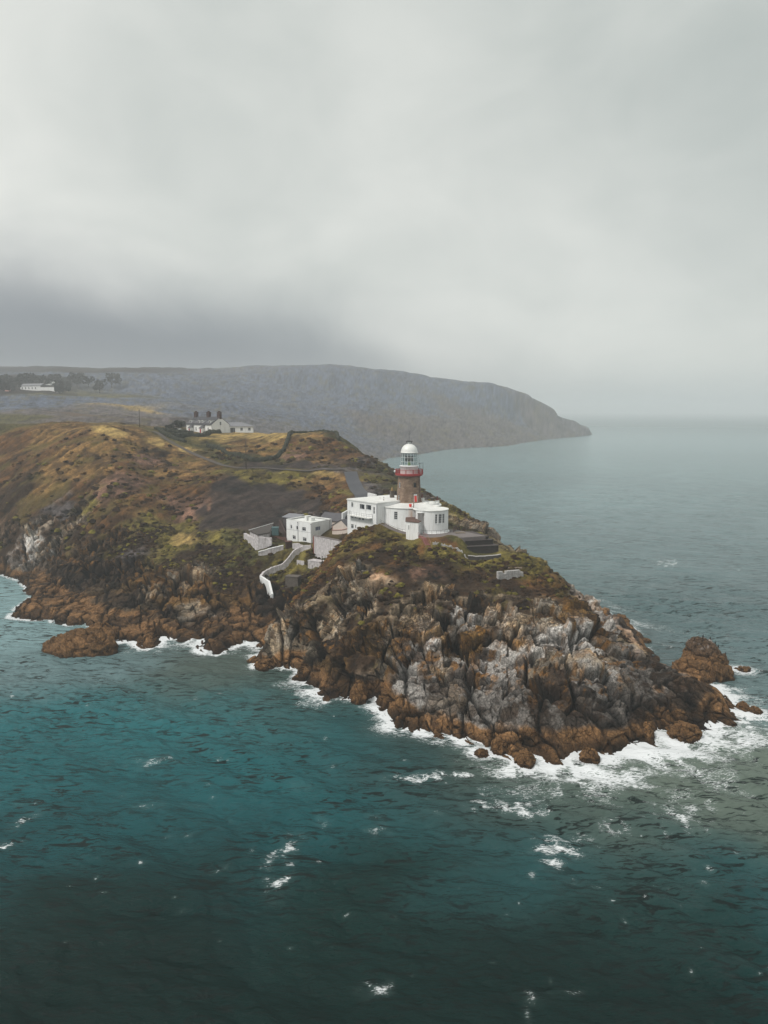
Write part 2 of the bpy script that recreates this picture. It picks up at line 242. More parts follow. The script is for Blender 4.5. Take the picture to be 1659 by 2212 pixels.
# ================= LAND =================
CLS = {  # base colours of the surfaces; E has far-hill haze painted in
 'G': lin(112,86,50), 'O': lin(98,88,42), 'D': lin(46,32,20), 'H': lin(84,58,32), 'R': lin(188,168,142), 'L': lin(136,102,56), 'W': lin(205,200,198),
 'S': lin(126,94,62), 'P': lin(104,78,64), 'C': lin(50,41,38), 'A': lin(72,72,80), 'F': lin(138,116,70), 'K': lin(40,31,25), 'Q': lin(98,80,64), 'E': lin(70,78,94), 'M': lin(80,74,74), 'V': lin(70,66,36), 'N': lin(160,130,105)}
KEYS = list(CLS); ROCKY = set('RLWSKQ')
CC = [ # colour survey (u, v, class)
 (0,925,'V'),(20,960,'H'),(60,1000,'H'),(40,1060,'D'),(100,940,'G'),(160,950,'H'),(230,930,'F'),(200,960,'G'),(150,1000,'G'),(110,1050,'G'),(90,1090,'H'),(60,1120,'H'),(260,970,'G'),(220,1010,'G'),(170,1060,'H'),(180,1100,'O'),
 (65,1150,'R'),(68,1165,'W'),(60,1185,'W'),(55,1205,'W'),(48,1215,'R'),(20,1150,'Q'),(15,1180,'D'),(100,1180,'R'),(130,1190,'Q'),(110,1140,'D'),(95,1110,'M'),(20,1220,'S'),(160,1110,'Q'),(165,1135,'R'),(200,1150,'D'),(150,1090,'M'),(190,1120,'H'),
 (185,1150,'H'),(210,1180,'Q'),(175,1200,'Q'),(160,1160,'D'),(220,1230,'Q'),(150,1225,'K'),(200,1240,'K'),(240,1200,'D'),(265,1205,'M'),(270,1150,'Q'),(240,1130,'H'),(300,1080,'H'),(255,1060,'P'),(270,1040,'P'),(290,1010,'H'),(330,980,'D'),(320,1000,'P'),(350,975,'G'),
 (300,950,'G'),(280,930,'G'),(380,990,'G'),(420,1010,'G'),(330,1060,'H'),(360,1030,'G'),(385,1090,'P'),(410,1105,'P'),(390,1120,'P'),(370,1070,'H'),(430,1060,'H'),(340,1110,'H'),(310,1140,'O'),(350,1150,'O'),(400,1140,'O'),(300,1180,'D'),(270,1230,'K'),(330,1170,'O'),
 (430,1165,'V'),(470,1165,'O'),(500,1160,'V'),(520,1180,'V'),(400,1180,'F'),(450,1150,'O'),(350,1205,'O'),(380,1225,'D'),(420,1200,'D'),(460,1205,'V'),(480,1225,'D'),(520,1220,'V'),(560,1215,'V'),(540,1240,'D'),(500,1250,'D'),(590,1190,'V'),
 (315,1255,'L'),(330,1280,'R'),(350,1270,'L'),(380,1260,'L'),(395,1240,'R'),(370,1300,'L'),(340,1305,'L'),(400,1290,'L'),(360,1320,'K'),(420,1250,'R'),(440,1240,'R'),(435,1270,'L'),(455,1300,'L'),(430,1310,'R'),(480,1270,'D'),(500,1300,'L'),(470,1330,'R'),(520,1320,'K'),(545,1310,'L'),(530,1290,'L'),(560,1290,'K'),(580,1330,'K'),(600,1310,'K'),(620,1280,'D'),(560,1350,'K'),(575,1300,'K'),(600,1330,'K'),(590,1350,'K'),(620,1300,'K'),(540,1340,'K'),(575,1370,'K'),(290,1290,'K'),
 (640,1230,'O'),(680,1225,'V'),(650,1250,'D'),(640,1275,'V'),(610,1240,'O'),(600,1255,'V'),
 # dark sprayed slope
 (450,1100,'C'),(470,1060,'C'),(500,1050,'C'),(540,1060,'C'),(500,1100,'C'),(550,1100,'C'),(600,1080,'C'),(640,1070,'C'),(600,1055,'C'),(660,1100,'C'),(450,1130,'C'),(500,1130,'C'),(560,1130,'C'),(600,1120,'C'),(440,1145,'C'),(640,1110,'M'),(690,1115,'M'),(680,1090,'C'),
 (440,1040,'H'),(500,1020,'O'),(560,1025,'O'),(620,1030,'O'),(680,1040,'G'),(700,1060,'H'),(720,1040,'G'),(720,1080,'H'),(740,1050,'H'),(700,1025,'F'),(640,1020,'O'),(700,1095,'H'),(745,1085,'H'),(690,1070,'H'),
 # road
 (735,1035,'G'),(745,1065,'O'),(750,1090,'H'),(790,1020,'M'),(800,1050,'M'),(810,1060,'M'),(790,1000,'M'),(820,1030,'V'),(800,1030,'O'),(840,1060,'D'),(850,1050,'V'),(860,1070,'M'),
 (700,1008,'M'),(740,1010,'M'),(650,1010,'C'),(600,1010,'C'),(560,1006,'C'),(670,1004,'C'),
 (700,950,'H'),(720,960,'H'),(750,980,'H'),(650,960,'H'),(680,980,'H'),(700,990,'G'),(770,1000,'D'),(820,1010,'V'),(800,1010,'V'),(620,990,'P'),(640,985,'P'),(600,995,'V'),(730,945,'V'),(670,945,'G'),
 (500,938,'F'),(560,940,'F'),(610,940,'F'),(460,950,'F'),(600,950,'F'),(500,955,'G'),(560,960,'G'),(600,960,'G'),(450,965,'V'),(500,975,'G'),(560,975,'G'),(590,975,'G'),(540,985,'V'),(470,970,'V'),
 (400,958,'V'),(450,982,'V'),(420,990,'G'),(500,995,'V'),(430,960,'V'),(400,950,'V'),(370,935,'V'),(420,942,'O'),
 (340,960,'F'),(370,970,'G'),(470,1010,'G'),(410,975,'F'),
 # rock: turf cap
 (730,1190,'H'),(760,1170,'O'),(790,1150,'H'),(840,1160,'O'),(870,1175,'O'),(820,1180,'H'),(760,1210,'D'),(800,1215,'D'),(700,1240,'H'),(850,1200,'D'),(890,1200,'V'),(930,1180,'H'),(960,1175,'H'),(990,1180,'V'),(1020,1190,'V'),(920,1215,'D'),(870,1215,'H'),(960,1200,'O'),
 (925,1240,'P'),(935,1235,'P'),(1000,1220,'O'),(1060,1225,'O'),(1030,1235,'H'),(960,1230,'D'),(990,1250,'D'),(1040,1260,'D'),(1000,1280,'D'),(1100,1215,'O'),(1130,1225,'O'),(1170,1245,'H'),(1150,1265,'H'),(1110,1270,'D'),(1180,1270,'H'),(1140,1290,'D'),(1070,1280,'D'),(960,1270,'D'),(850,1240,'D'),(880,1260,'D'),(820,1240,'H'),
 (660,1290,'H'),(650,1310,'D'),(680,1280,'D'),(700,1265,'D'),(720,1240,'H'),(870,1290,'D'),(830,1290,'D'),(780,1250,'D'),
 # rock face
 (735,1260,'R'),(740,1290,'R'),(760,1310,'R'),(770,1240,'R'),(800,1250,'N'),(795,1270,'R'),(790,1320,'R'),(700,1310,'D'),(710,1340,'R'),(680,1330,'R'),(620,1350,'R'),(650,1360,'R'),(600,1360,'R'),(640,1380,'R'),(690,1370,'R'),(730,1350,'R'),(760,1350,'D'),(665,1320,'R'),(640,1335,'R'),
 (830,1320,'D'),(810,1350,'D'),(780,1390,'L'),(740,1400,'L'),(720,1430,'L'),(830,1360,'L'),(850,1350,'R'),(870,1330,'R'),(880,1370,'L'),(860,1400,'L'),(820,1410,'L'),(800,1440,'D'),(770,1430,'D'),(700,1400,'K'),(850,1450,'L'),(840,1420,'R'),
 (900,1330,'R'),(920,1300,'R'),(940,1340,'R'),(920,1380,'L'),(900,1400,'W'),(890,1430,'W'),(880,1460,'W'),(910,1430,'W'),(940,1380,'L'),(935,1420,'L'),(950,1440,'R'),(960,1280,'R'),(985,1290,'R'),(970,1320,'D'),(965,1350,'R'),(970,1400,'L'),
 (1010,1330,'W'),(1005,1360,'R'),(1000,1390,'L'),(1020,1400,'L'),(1030,1350,'R'),(1050,1340,'R'),(1070,1360,'R'),(1040,1310,'R'),(1010,1310,'R'),(1015,1345,'W'),(1060,1300,'R'),(1090,1330,'R'),(1100,1370,'R'),(1120,1400,'R'),(1150,1360,'R'),(1060,1420,'K'),(1110,1390,'L'),(1080,1310,'D'),(1170,1310,'R'),(1130,1310,'D'),(1050,1395,'L'),
 (1040,1460,'W'),(1020,1480,'W'),(1000,1500,'R'),(1110,1420,'W'),(1130,1440,'W'),(1100,1450,'W'),(1140,1460,'R'),(1090,1490,'W'),(1110,1520,'W'),(1160,1480,'R'),(1180,1440,'R'),(1200,1400,'R'),(1230,1380,'W'),(1220,1430,'R'),(1250,1440,'R'),(1280,1410,'R'),(1260,1470,'R'),
 (1200,1330,'L'),(1220,1350,'L'),(1250,1330,'L'),(1230,1300,'L'),(1290,1360,'L'),(1300,1390,'L'),(1200,1290,'H'),(1270,1320,'H'),(1190,1350,'R'),(1170,1400,'R'),(1320,1350,'W'),(1350,1370,'N'),(1340,1400,'N'),(1380,1400,'N'),(1360,1430,'W'),(1330,1420,'R'),(1310,1440,'R'),
 (1290,1470,'W'),(1330,1470,'R'),(1260,1390,'W'),(1180,1470,'Q'),(1235,1490,'K'),(1160,1510,'K'),(900,1415,'W'),(1370,1450,'W'),(1390,1470,'W'),(1300,1510,'W'),(1320,1520,'W'),(1240,1510,'W'),(1250,1530,'W'),(1280,1490,'W'),(1350,1490,'R'),(1380,1500,'W'),(1200,1520,'K'),(1180,1540,'K'),(1290,1550,'K'),(1370,1540,'K'),(1410,1440,'K'),(1420,1480,'K'),(1410,1520,'K'),
 (1446,1463,'K'),(1490,1475,'S'),(1530,1500,'S'),(1560,1530,'S'),(1480,1530,'S'),(1440,1540,'S'),
 # behind the lighthouse
 (930,1065,'M'),(950,1080,'H'),(970,1095,'H'),(990,1115,'O'),(1010,1130,'R'),(1030,1150,'R'),(985,1140,'V'),
 # country behind
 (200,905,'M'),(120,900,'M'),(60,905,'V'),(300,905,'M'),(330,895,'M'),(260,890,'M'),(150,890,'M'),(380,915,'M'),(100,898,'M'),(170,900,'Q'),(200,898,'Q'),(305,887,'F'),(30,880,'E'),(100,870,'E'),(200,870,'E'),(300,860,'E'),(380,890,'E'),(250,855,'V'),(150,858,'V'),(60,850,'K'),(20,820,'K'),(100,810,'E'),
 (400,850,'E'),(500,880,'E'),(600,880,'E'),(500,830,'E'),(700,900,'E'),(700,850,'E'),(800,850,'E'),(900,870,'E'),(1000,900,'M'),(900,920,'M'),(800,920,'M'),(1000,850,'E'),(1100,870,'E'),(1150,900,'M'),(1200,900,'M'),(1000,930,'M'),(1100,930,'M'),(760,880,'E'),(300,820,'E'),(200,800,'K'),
]
CC += [(u+du, v+dv, 'W') for u, v, c in CC if c == 'W' and u > 600 for du, dv in ((13, -9), (-11, 10))]
CW = hits([(u, v) for u, v, _ in CC]); CI = np.array([KEYS.index(c) for _, _, c in CC])

th = np.concatenate([np.linspace(-40, -31, 60, endpoint=False), np.linspace(-31, 31, 1050), np.linspace(31, 40, 60)[1:]])*math.pi/180
# rows of the sheet lie closer together where the ground is steep
thc = np.linspace(th[0], th[-1], 240); rc = np.arange(96, 262.01, .5)
_T, _R = np.meshgrid(thc, rc, indexing='ij'); _Z = base_h(_R*np.sin(_T), _R*np.cos(_T))
_s = np.abs(np.gradient(_Z, axis=1)/.5); _s = np.minimum(_s, 2.5)
for _ in range(6): _s[1:-1] = (_s[:-2]+2*_s[1:-1]+_s[2:])/4
for _ in range(4): _s[:, 1:-1] = (_s[:, :-2]+2*_s[:, 1:-1]+_s[:, 2:])/4
_w = np.sqrt(1+(2.6*_s)**2)*np.where(rc < 205, 1, .75)[None]*np.where(_Z < -1.5, .25, 1)
_cum = np.concatenate([np.zeros((240, 1)), np.cumsum((_w[:, 1:]+_w[:, :-1])/2, 1)], 1); _cum /= _cum[:, -1:]
NA = 1050; FAR_R = np.concatenate([np.arange(262.6, 440, .6), np.geomspace(440, 3300, 190)])
nr_ = NA+len(FAR_R); RJ = np.empty((240, nr_))
for i in range(240): RJ[i] = np.concatenate([np.interp(np.linspace(0, 1, NA), _cum[i], rc), FAR_R])
ii = np.interp(th, thc, np.arange(240)); i0 = np.minimum(ii.astype(int), 238); fi = (ii-i0)[:, None]
RR = RJ[i0]*(1-fi)+RJ[i0+1]*fi; T = np.broadcast_to(th[:, None], RR.shape)
_rt = np.concatenate([np.arange(96, 470, .5), np.geomspace(470, 3300, 300)]); IDX = np.stack([np.interp(_rt, RJ[i], np.arange(nr_)) for i in range(240)])
X = RR*np.sin(T); Y = RR*np.cos(T)
SD = sdist(X.ravel(), Y.ravel()).reshape(X.shape)
keep = SD > -7
Z = np.full(X.shape, -4.5); Z[keep] = base_h(X[keep], Y[keep], SD[keep])
# broad irregularity of the relief
far = smooth(380, 700, RR)
k = keep
x, y = X[k], Y[k]
FLAT = [(6.6,213,12),(12.5,203.2,7),(1,215,9),(-21,230,10),(-14,226,8),(-105,396,16),(-85,398,12)]
flat = np.zeros(x.shape)
for fx, fy, fr in FLAT: flat = np.maximum(flat, 1-smooth(fr*.8, fr*1.3, np.hypot(x-fx, y-fy)))
def pdist(x, y, pl):
    b_ = np.full(x.shape, 1e9)
    for (ax, ay), (bx, by) in zip(pl[:-1], pl[1:]):
        ex, ey = bx-ax, by-ay; t_ = np.clip(((x-ax)*ex+(y-ay)*ey)/(ex*ex+ey*ey), 0, 1); b_ = np.minimum(b_, np.hypot(x-ax-t_*ex, y-ay-t_*ey))
    return b_
for pl, wd_ in ((ROADP, 3.2), (LANEP, 2.2)):
    flat = np.maximum(flat, (1-smooth(wd_, wd_+2.5, pdist(x, y, [at_y(*q)[:2] for q in pl])))*.97)
flat = np.maximum(flat, .9*(1-smooth(0, 3, np.maximum(np.abs((x-17.5))-12, np.abs(y-199)-7))))
inl = smooth(0.5, 6, SD[k])*(1-flat)
zz = Z[k]
comp = .85*(1-smooth(24, 34, np.hypot(x+28, y-220)))
zz = zz+inl*(1-comp)*(1-far[k])*(fbm(x/22, y/22, o=3, seed=3)*1.5+fbm(x/6, y/6, o=3, seed=9)*.55)*smooth(1, 8, zz)
zz = zz+far[k]*inl*(fbm(x/160, y/160, o=4, seed=5)*9+ fbm(x/35, y/35, o=3, seed=6)*2.6)*smooth(0, 25, zz)
Z[k] = zz
P = np.stack([X, Y, Z], -1)
def normals(P):
    a = np.gradient(P, axis=0); b = np.gradient(P, axis=1)
    n = np.cross(b, a); n /= np.linalg.norm(n, axis=-1, keepdims=True)+1e-9
    return n*np.sign(n[..., 2:3]+1e-9)
NN = normals(P)
# which surface lies where: nearest surveyed patches, edges broken up by noise
x, y, z = X[k], Y[k], Z[k]
rad = np.hypot(x, y); sc_ = np.clip(rad/200, .8, 6)
wx = x+(fbm(x/4/sc_, y/4/sc_, z/4, o=4, seed=21))*5.0*sc_; wy = y+(fbm(x/4/sc_, y/4/sc_, z/4, o=4, seed=31))*5.0*sc_
best = np.zeros((len(KEYS), len(x)), np.float32)
for i in range(0, len(x), 30000):
    s = slice(i, i+30000)
    w = 1/(((wx[s, None]-CW[None, :, 0])**2+(wy[s, None]-CW[None, :, 1])**2)+1.2)**2.3
    for c in range(len(KEYS)): best[c, s] = w[:, CI == c].sum(1)
best /= best.sum(0, keepdims=True)
best = best**1.15; best /= best.sum(0, keepdims=True)
slope = 1-NN[k][:, 2]
rock = sum(best[KEYS.index(c)] for c in ROCKY)
low = 1-smooth(2.4, 4.2, z+fbm(x/7, y/7, o=3, seed=41)*1.5)
rock = np.maximum(rock, np.where(rad < 420, low, 0)); rock = smooth(.3, .62, rock+fbm(x/1.6, y/1.6, z/1.6, o=3, seed=45)*.3)
_ckx = None
# blocks: three sizes, joints nearly upright and leaning
rk = (rad < 460) & (rock > .01)
xr, yr, zr = x[rk], y[rk], z[rk]
w1 = fbm(xr/5, yr/5, zr/5, o=3, seed=51)*.8
lean = .35
ax = xr*.95+zr*lean+w1; ay = yr*.8-zr*.25+w1*.7
b0, g0_, r0_, r0b = cells(ax/8.5+3, ay/8+1, zr/26, 11, .9)
b1, g1, r1, r1b = cells(ax/4.6, ay/4.8, zr/7.5, 1, 1.15)
b2, g2, r2, r2b = cells(ax/1.8+4, ay/1.9, zr/2.1, 2, 1.1)
b3, g3, r3, r3b = cells(ax/.85, ay/.85+7, zr/1.15, 3, .9)
ck = smooth(-.35, .2, fbm(xr/3.5, yr/3.5, zr/5, o=3, seed=63)); sw = (ax*.75+zr*.62+ay*.2+w1*1.5)/2.3; sw = sw-np.floor(sw); swm = smooth(-.2, .25, fbm(xr/9, yr/9, zr/9, o=2, seed=64))
ero = fbm(xr/2.5, yr/2.5, zr/2.5, o=3, seed=61)
hz_ = .35+.65*smooth(2.5, 8, zr)
D = b0*1.15*hz_+b1*.9*(.4+.6*hz_)+b2*.34+b3*.07+(sw-.5)*.85*swm - 1.9*hz_*np.exp(-(g0_/.055)**2) - 1.0*ck*np.exp(-(g1/.035)**2) - .3*ck*np.exp(-(g2/.05)**2) - .07*np.exp(-(g3/.1)**2)+ero*.08
zfac = .55+.75*smooth(0, 6, zr)
edge = smooth(-6, 1, SD[k][rk])
Dn = np.zeros(x.shape); Dn[rk] = D*zfac*rock[rk]*edge*1.15
fl = np.zeros(x.shape)+flat
Dn *= (1-fl)
# turf: tussocks and down-slope ribs
tf = (1-rock)*(1-fl)*(1-smooth(420, 600, rad))
ribs = fbm((x*.8-y*.6)/2.2, (x*.6+y*.8)/9, o=4, seed=71)
tus = fbm(x/.9, y/.9, z/.9, o=3, seed=73)
CCi = best[KEYS.index('C')]; fieldm = best[KEYS.index('F')]+best[KEYS.index('A')]
Dn += tf*(ribs*1.15*smooth(.03, .2, slope)+tus*.4)*(1-.8*np.clip(CCi+fieldm, 0, 1))
P[k] += NN[k]*Dn[:, None]
keepz = P[..., 2]
# colours
C = np.zeros((len(x), 3), np.float32)
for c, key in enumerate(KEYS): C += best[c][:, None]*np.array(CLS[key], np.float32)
S_, B_ = np.array(CLS['S']), np.array(lin(46,36,28))
nr = ~rk
# rock colour variation per block
var = np.ones(x.shape)
var[rk] = (.5+.75*r1+.22*r2+.18*(r3-.5))*np.where(r1b < .2, .45, 1)
hue = np.zeros(x.shape); hue[rk] = .7*(r1b-.5)+.5*(r2b-.5)
cr = C*var[:, None]
cr[:, 0] *= 1+.22*hue; cr[:, 2] *= 1-.25*hue
lich = smooth(.12, .45, fbm(x/3.2, y/3.2, z/5, o=4, seed=81))*(z > 3)
gr = best[KEYS.index('R')]+best[KEYS.index('W')]*.3
cr = cr*(1-(lich*gr*.55)[:, None])+(np.array(CLS['L'])*.8)[None]*(lich*gr*.55)[:, None]
# bird lime runs on the ledges of pale rock
gu = smooth(-.06, .14, fbm(x/4.4, y/4.4, z/6.5, o=6, seed=83, g=.6))*np.clip(best[KEYS.index('W')]*2.6+gr*.3, 0, 1)
gu2 = smooth(-.3,.1,fbm(x/.8, y/.8, z/1.6, o=3, seed=84)+.35)
gu = gu*gu2
darkr = np.array(lin(104,86,70))[None]*np.ones((len(x), 1))
wpart = best[KEYS.index('W')][:, None]
cr = cr*(1-wpart*.75)+darkr*var[:, None]*wpart*.75
cr = cr*(1-gu[:, None])+np.array(lin(226,220,214))[None]*gu[:, None]
# tide zones: brown weed, then a black lichen belt
tz = z+fbm(x/6, y/6, z/6, o=4, seed=91)*2.1
near = (rad < 430)
wS = (1-smooth(2.2, 3.0, tz))*near; wB = smooth(1.9, 2.9, tz)*(1-smooth(5.0, 8.6, tz))*near*rock
belt = smooth(-8, 30, x)*.45+.5
cr = cr*(1-(wB*belt*.9)[:, None])+B_[None]*(wB*belt*.9)[:, None]
cr = cr*(1-wS[:, None])+(S_[None]*(.55+.6*var)[:, None])*wS[:, None]
wet = 1-smooth(.2, 1.7, P[k][:, 2]+fbm(x/2, y/2, o=2, seed=95)*.4)
cr *= (1-.72*wet*near)[:, None]
dkp = smooth(.02, .24, fbm(x/4.2+50, y/4.2, z/9, o=5, seed=115, g=.6))*.8*(rad < 320)*(1-gu)
cr = cr*(1-dkp[:, None])+np.array(lin(62, 46, 34))[None]*var[:, None]*dkp[:, None]
# heather and dark growth cling to ledges of the crag
N2 = normals(P)[k][:, 2]
led = smooth(.54, .76, N2+.3*fbm(x/1.5, y/1.5, z/1.5, o=3, seed=111))*smooth(5.5, 9, z)*(rad < 300)*.85
led = np.maximum(led, smooth(.12, .4, fbm(x/4+3, y/4, z/6, o=4, seed=112))*smooth(4, 7, z)*.7*(rad < 300))*(1-.8*best[KEYS.index('W')])
cr = cr*(1-led[:, None])+np.array(lin(44, 31, 21))[None]*led[:, None]
och = smooth(.08, .35, fbm(x/1.1, y/1.1, z/7, o=4, seed=113))*smooth(4, 6, z)*.68*(1-led)*(rad < 300)
cr = cr*(1-och[:, None])+np.array(lin(142, 100, 50))[None]*och[:, None]
# crevice shade painted into the joints, along with their soil
gap = np.zeros(x.shape); gap[rk] = np.maximum(np.maximum(ck*np.exp(-(g1/.05)**2), .6*ck*np.exp(-(g2/.05)**2)), np.exp(-(g0_/.07)**2))
cr *= (1-.8*gap)[:, None]
# turf colour variation
g1n = fbm(x/9, y/9, o=4, seed=101); g2n = fbm(x/1.3, y/1.3, z/1.3, o=4, seed=103, g=.65)
ct = C*(1+.35*g1n+1.0*g2n+1.0*ribs)[:, None]
mixg = smooth(-.02, .3, fbm(x/5+9, y/5, o=4, seed=107))*(1-np.clip(CCi+fieldm, 0, 1))*(1-far[k])
ct = ct*(1-.62*mixg[:, None])+np.array(CLS['D'])[None]*.62*mixg[:, None]
mixo = smooth(.1, .45, fbm(x/6-30, y/6, o=4, seed=109))*(1-np.clip(CCi+fieldm, 0, 1))
ct = ct*(1-.4*mixo[:, None])+np.array(CLS['O'])[None]*.4*mixo[:, None]
ct = np.clip(ct, .004, 1)
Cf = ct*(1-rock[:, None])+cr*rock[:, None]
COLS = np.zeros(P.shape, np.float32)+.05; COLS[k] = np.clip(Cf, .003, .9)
RK = np.zeros(X.shape, np.float32); RK[k] = rock
AUX = np.stack([RK, RK*0, RK*0], -1)
mask = (keep[:-1, :-1] & keep[1:, :-1] & keep[1:, 1:] & keep[:-1, 1:])

m, t, b = nt('land_surface', .92); L = t.links
at = t.nodes.new('ShaderNodeVertexColor'); at.layer_name = 'Col'
ax_ = t.nodes.new('ShaderNodeVertexColor'); ax_.layer_name = 'Aux'
sep = t.nodes.new('ShaderNodeSeparateColor'); L.new(ax_.outputs[0], sep.inputs[0])
geo = t.nodes.new('ShaderNodeNewGeometry')
n1 = N(t, 'ShaderNodeTexNoise', Scale=2.6, Detail=7.0, Roughness=.72); L.new(geo.outputs['Position'], n1.inputs['Vector'])
n0 = N(t, 'ShaderNodeTexNoise', Scale=.9, Detail=6.0, Roughness=.7); L.new(geo.outputs['Position'], n0.inputs['Vector'])
f = mathn(t, 'MULTIPLY', mathn(t, 'MULTIPLY_ADD', n1.outputs[0], 2.4, -.2), mathn(t, 'MULTIPLY_ADD', n0.outputs[0], 1.8, .1))
c = mixc(t, 1.0, at.outputs[0], f, 'MULTIPLY')
mp = t.nodes.new('ShaderNodeMapping'); mp.inputs['Scale'].default_value = (1, 1, .45); mp.inputs['Rotation'].default_value = (.3, .25, 0); L.new(geo.outputs['Position'], mp.inputs[0])
vo = N(t, 'ShaderNodeTexVoronoi', Scale=1.5, _feature='DISTANCE_TO_EDGE'); L.new(mp.outputs[0], vo.inputs['Vector'])
cr_ = mathn(t, 'MULTIPLY', vo.outputs['Distance'], 14.0, clamp=True)
crk = mathn(t, 'MULTIPLY_ADD', mathn(t, 'MULTIPLY', mathn(t, 'SUBTRACT', 1.0, cr_), sep.outputs[0]), -.5, 1.0)
c = mixc(t, 1.0, c, crk, 'MULTIPLY'); L.new(c, b.inputs['Base Color'])
hh = mathn(t, 'ADD', mathn(t, 'MULTIPLY', cr_, mathn(t, 'MULTIPLY', sep.outputs[0], .5)), n1.outputs[0])
bp = N(t, 'ShaderNodeBump', Strength=.8, Distance=.4); L.new(hh, bp.inputs['Height']); L.new(bp.outputs[0], b.inputs['Normal'])
b.inputs['Specular IOR Level'].default_value = .2
land_mat = m
land = grid_mesh('terrain', P, mask, m, {'Col': COLS, 'Aux': AUX}); tag(land, kind='structure')
_co = np.empty(len(land.data.vertices)*4, np.float32); land.data.color_attributes['Aux'].data.foreach_get('color', _co); _rk = _co[::4] > .5
_li = np.empty(len(land.data.loops), np.int32); land.data.loops.foreach_get('vertex_index', _li); land.data.polygons.foreach_set('use_smooth', ~(_rk[_li[::4]]))
land['label'] = 'rugged headland of brown turf and cracked grey and ochre cliffs above the sea'
# ================= HEATHER AND GORSE CLUMPS ON THE TURF =================
_r = np.random.default_rng(77); kk = np.argwhere(keep)
_den = (fbm(x/5, y/5, o=3, seed=401)+.35)
_ok = (rock < .25) & (flat < .3) & (rad < 350) & (rad > 150) & (z > 3.5) & (CCi+fieldm < .35) & (np.abs(np.arctan2(x, y)) < .56)
_p = np.where(_ok, np.clip(_den, .02, 1), 0)*rad**1.1*np.where((y > 275) & (x < -45), .45, 1); _p /= _p.sum()
sel = _r.choice(len(x), 5200, replace=False, p=_p)
PB = P[k][sel]; CB = ct[sel]; n_ = len(sel)
wd_ = _r.uniform(.28, .95, n_)*(1+.5*(PB[:, 1] > 250)); ht_ = wd_*_r.uniform(.35, .75, n_)
V_ = []; 
for ring, (rr_, hh_) in enumerate(((1.0, -.25), (.95, .35), (.55, .85))):
    for j in range(7):
        a_ = j*2*math.pi/7+ring*.4; q = rr_*_r.uniform(.65, 1.3, n_)
        V_.append(np.stack([PB[:, 0]+wd_*q*math.cos(a_), PB[:, 1]+wd_*q*math.sin(a_), PB[:, 2]+ht_*(hh_*_r.uniform(.8, 1.25, n_))], -1))
V_.append(np.stack([PB[:, 0], PB[:, 1], PB[:, 2]+ht_*_r.uniform(.9, 1.2, n_)], -1))
V_ = np.stack(V_, 1); nv = 22; F_ = []
for ring in range(2):
    for j in range(7): F_ += [(ring*7+j, ring*7+(j+1) % 7, (ring+1)*7+(j+1) % 7), (ring*7+j, (ring+1)*7+(j+1) % 7, (ring+1)*7+j)]
for j in range(7): F_.append((14+j, 14+(j+1) % 7, 21))
F_ = (np.array(F_)[None]+np.arange(n_)[:, None, None]*nv).reshape(-1, 3)
me = bpy.data.meshes.new('heather'); me.vertices.add(n_*nv); me.vertices.foreach_set('co', V_.astype(np.float32).ravel())
me.loops.add(F_.size); me.loops.foreach_set('vertex_index', F_.astype(np.int32).ravel()); me.polygons.add(len(F_)); me.polygons.foreach_set('loop_start', np.arange(0, F_.size, 3, dtype=np.int32)); me.polygons.foreach_set('loop_total', np.full(len(F_), 3, np.int32)); me.update(calc_edges=True)
tone = _r.uniform(.65, 1.25, n_)[:, None]; kindc = _r.random(n_)
cb = CB*tone; cb[kindc < .3] = np.array(lin(52, 36, 22))*tone[kindc < .3]; cb[(kindc > .9)] = np.array(lin(104, 96, 40))*tone[kindc > .9]
c4 = np.ones((n_, nv, 4), np.float32); c4[..., :3] = cb[:, None]*_r.uniform(.75, 1.2, (n_, nv, 1)); at_ = me.color_attributes.new('Col', 'FLOAT_COLOR', 'POINT'); at_.data.foreach_set('color', np.clip(c4, .004, 1).ravel())
c5 = np.zeros((n_*nv, 4), np.float32); c5[:, 3] = 1; me.color_attributes.new('Aux', 'FLOAT_COLOR', 'POINT').data.foreach_set('color', c5.ravel())
me.materials.append(land_mat); o = bpy.data.objects.new('heather', me); COL.objects.link(o); tag(o, 'low clumps of brown heather and yellow-green gorse over the headland turf', None, None, 'stuff')
# ================= SEA =================
ths = np.concatenate([np.linspace(-180, -34, 50, endpoint=False), np.linspace(-34, 34, 1100), np.linspace(34, 180, 51)[1:]])*math.pi/180
rs = np.concatenate([np.linspace(.5, 55, 20, endpoint=False), np.arange(55, 235, .26), np.geomspace(235, 13000, 430)])
T2, R2 = np.meshgrid(ths, rs, indexing='ij')
XS = (R2*np.sin(T2)).ravel(); YS = (R2*np.cos(T2)).ravel(); RS = R2.ravel()
near = (RS < 2500) & (RS > 40) & (np.abs(T2.ravel()) < .62)
SDs = np.full(XS.shape, -400.0); SDs[near] = sdist(XS[near], YS[near])
step = np.gradient(rs)[None, :].repeat(len(ths), 0).ravel()
sx, sy = XS[near], YS[near]; st = step[near]
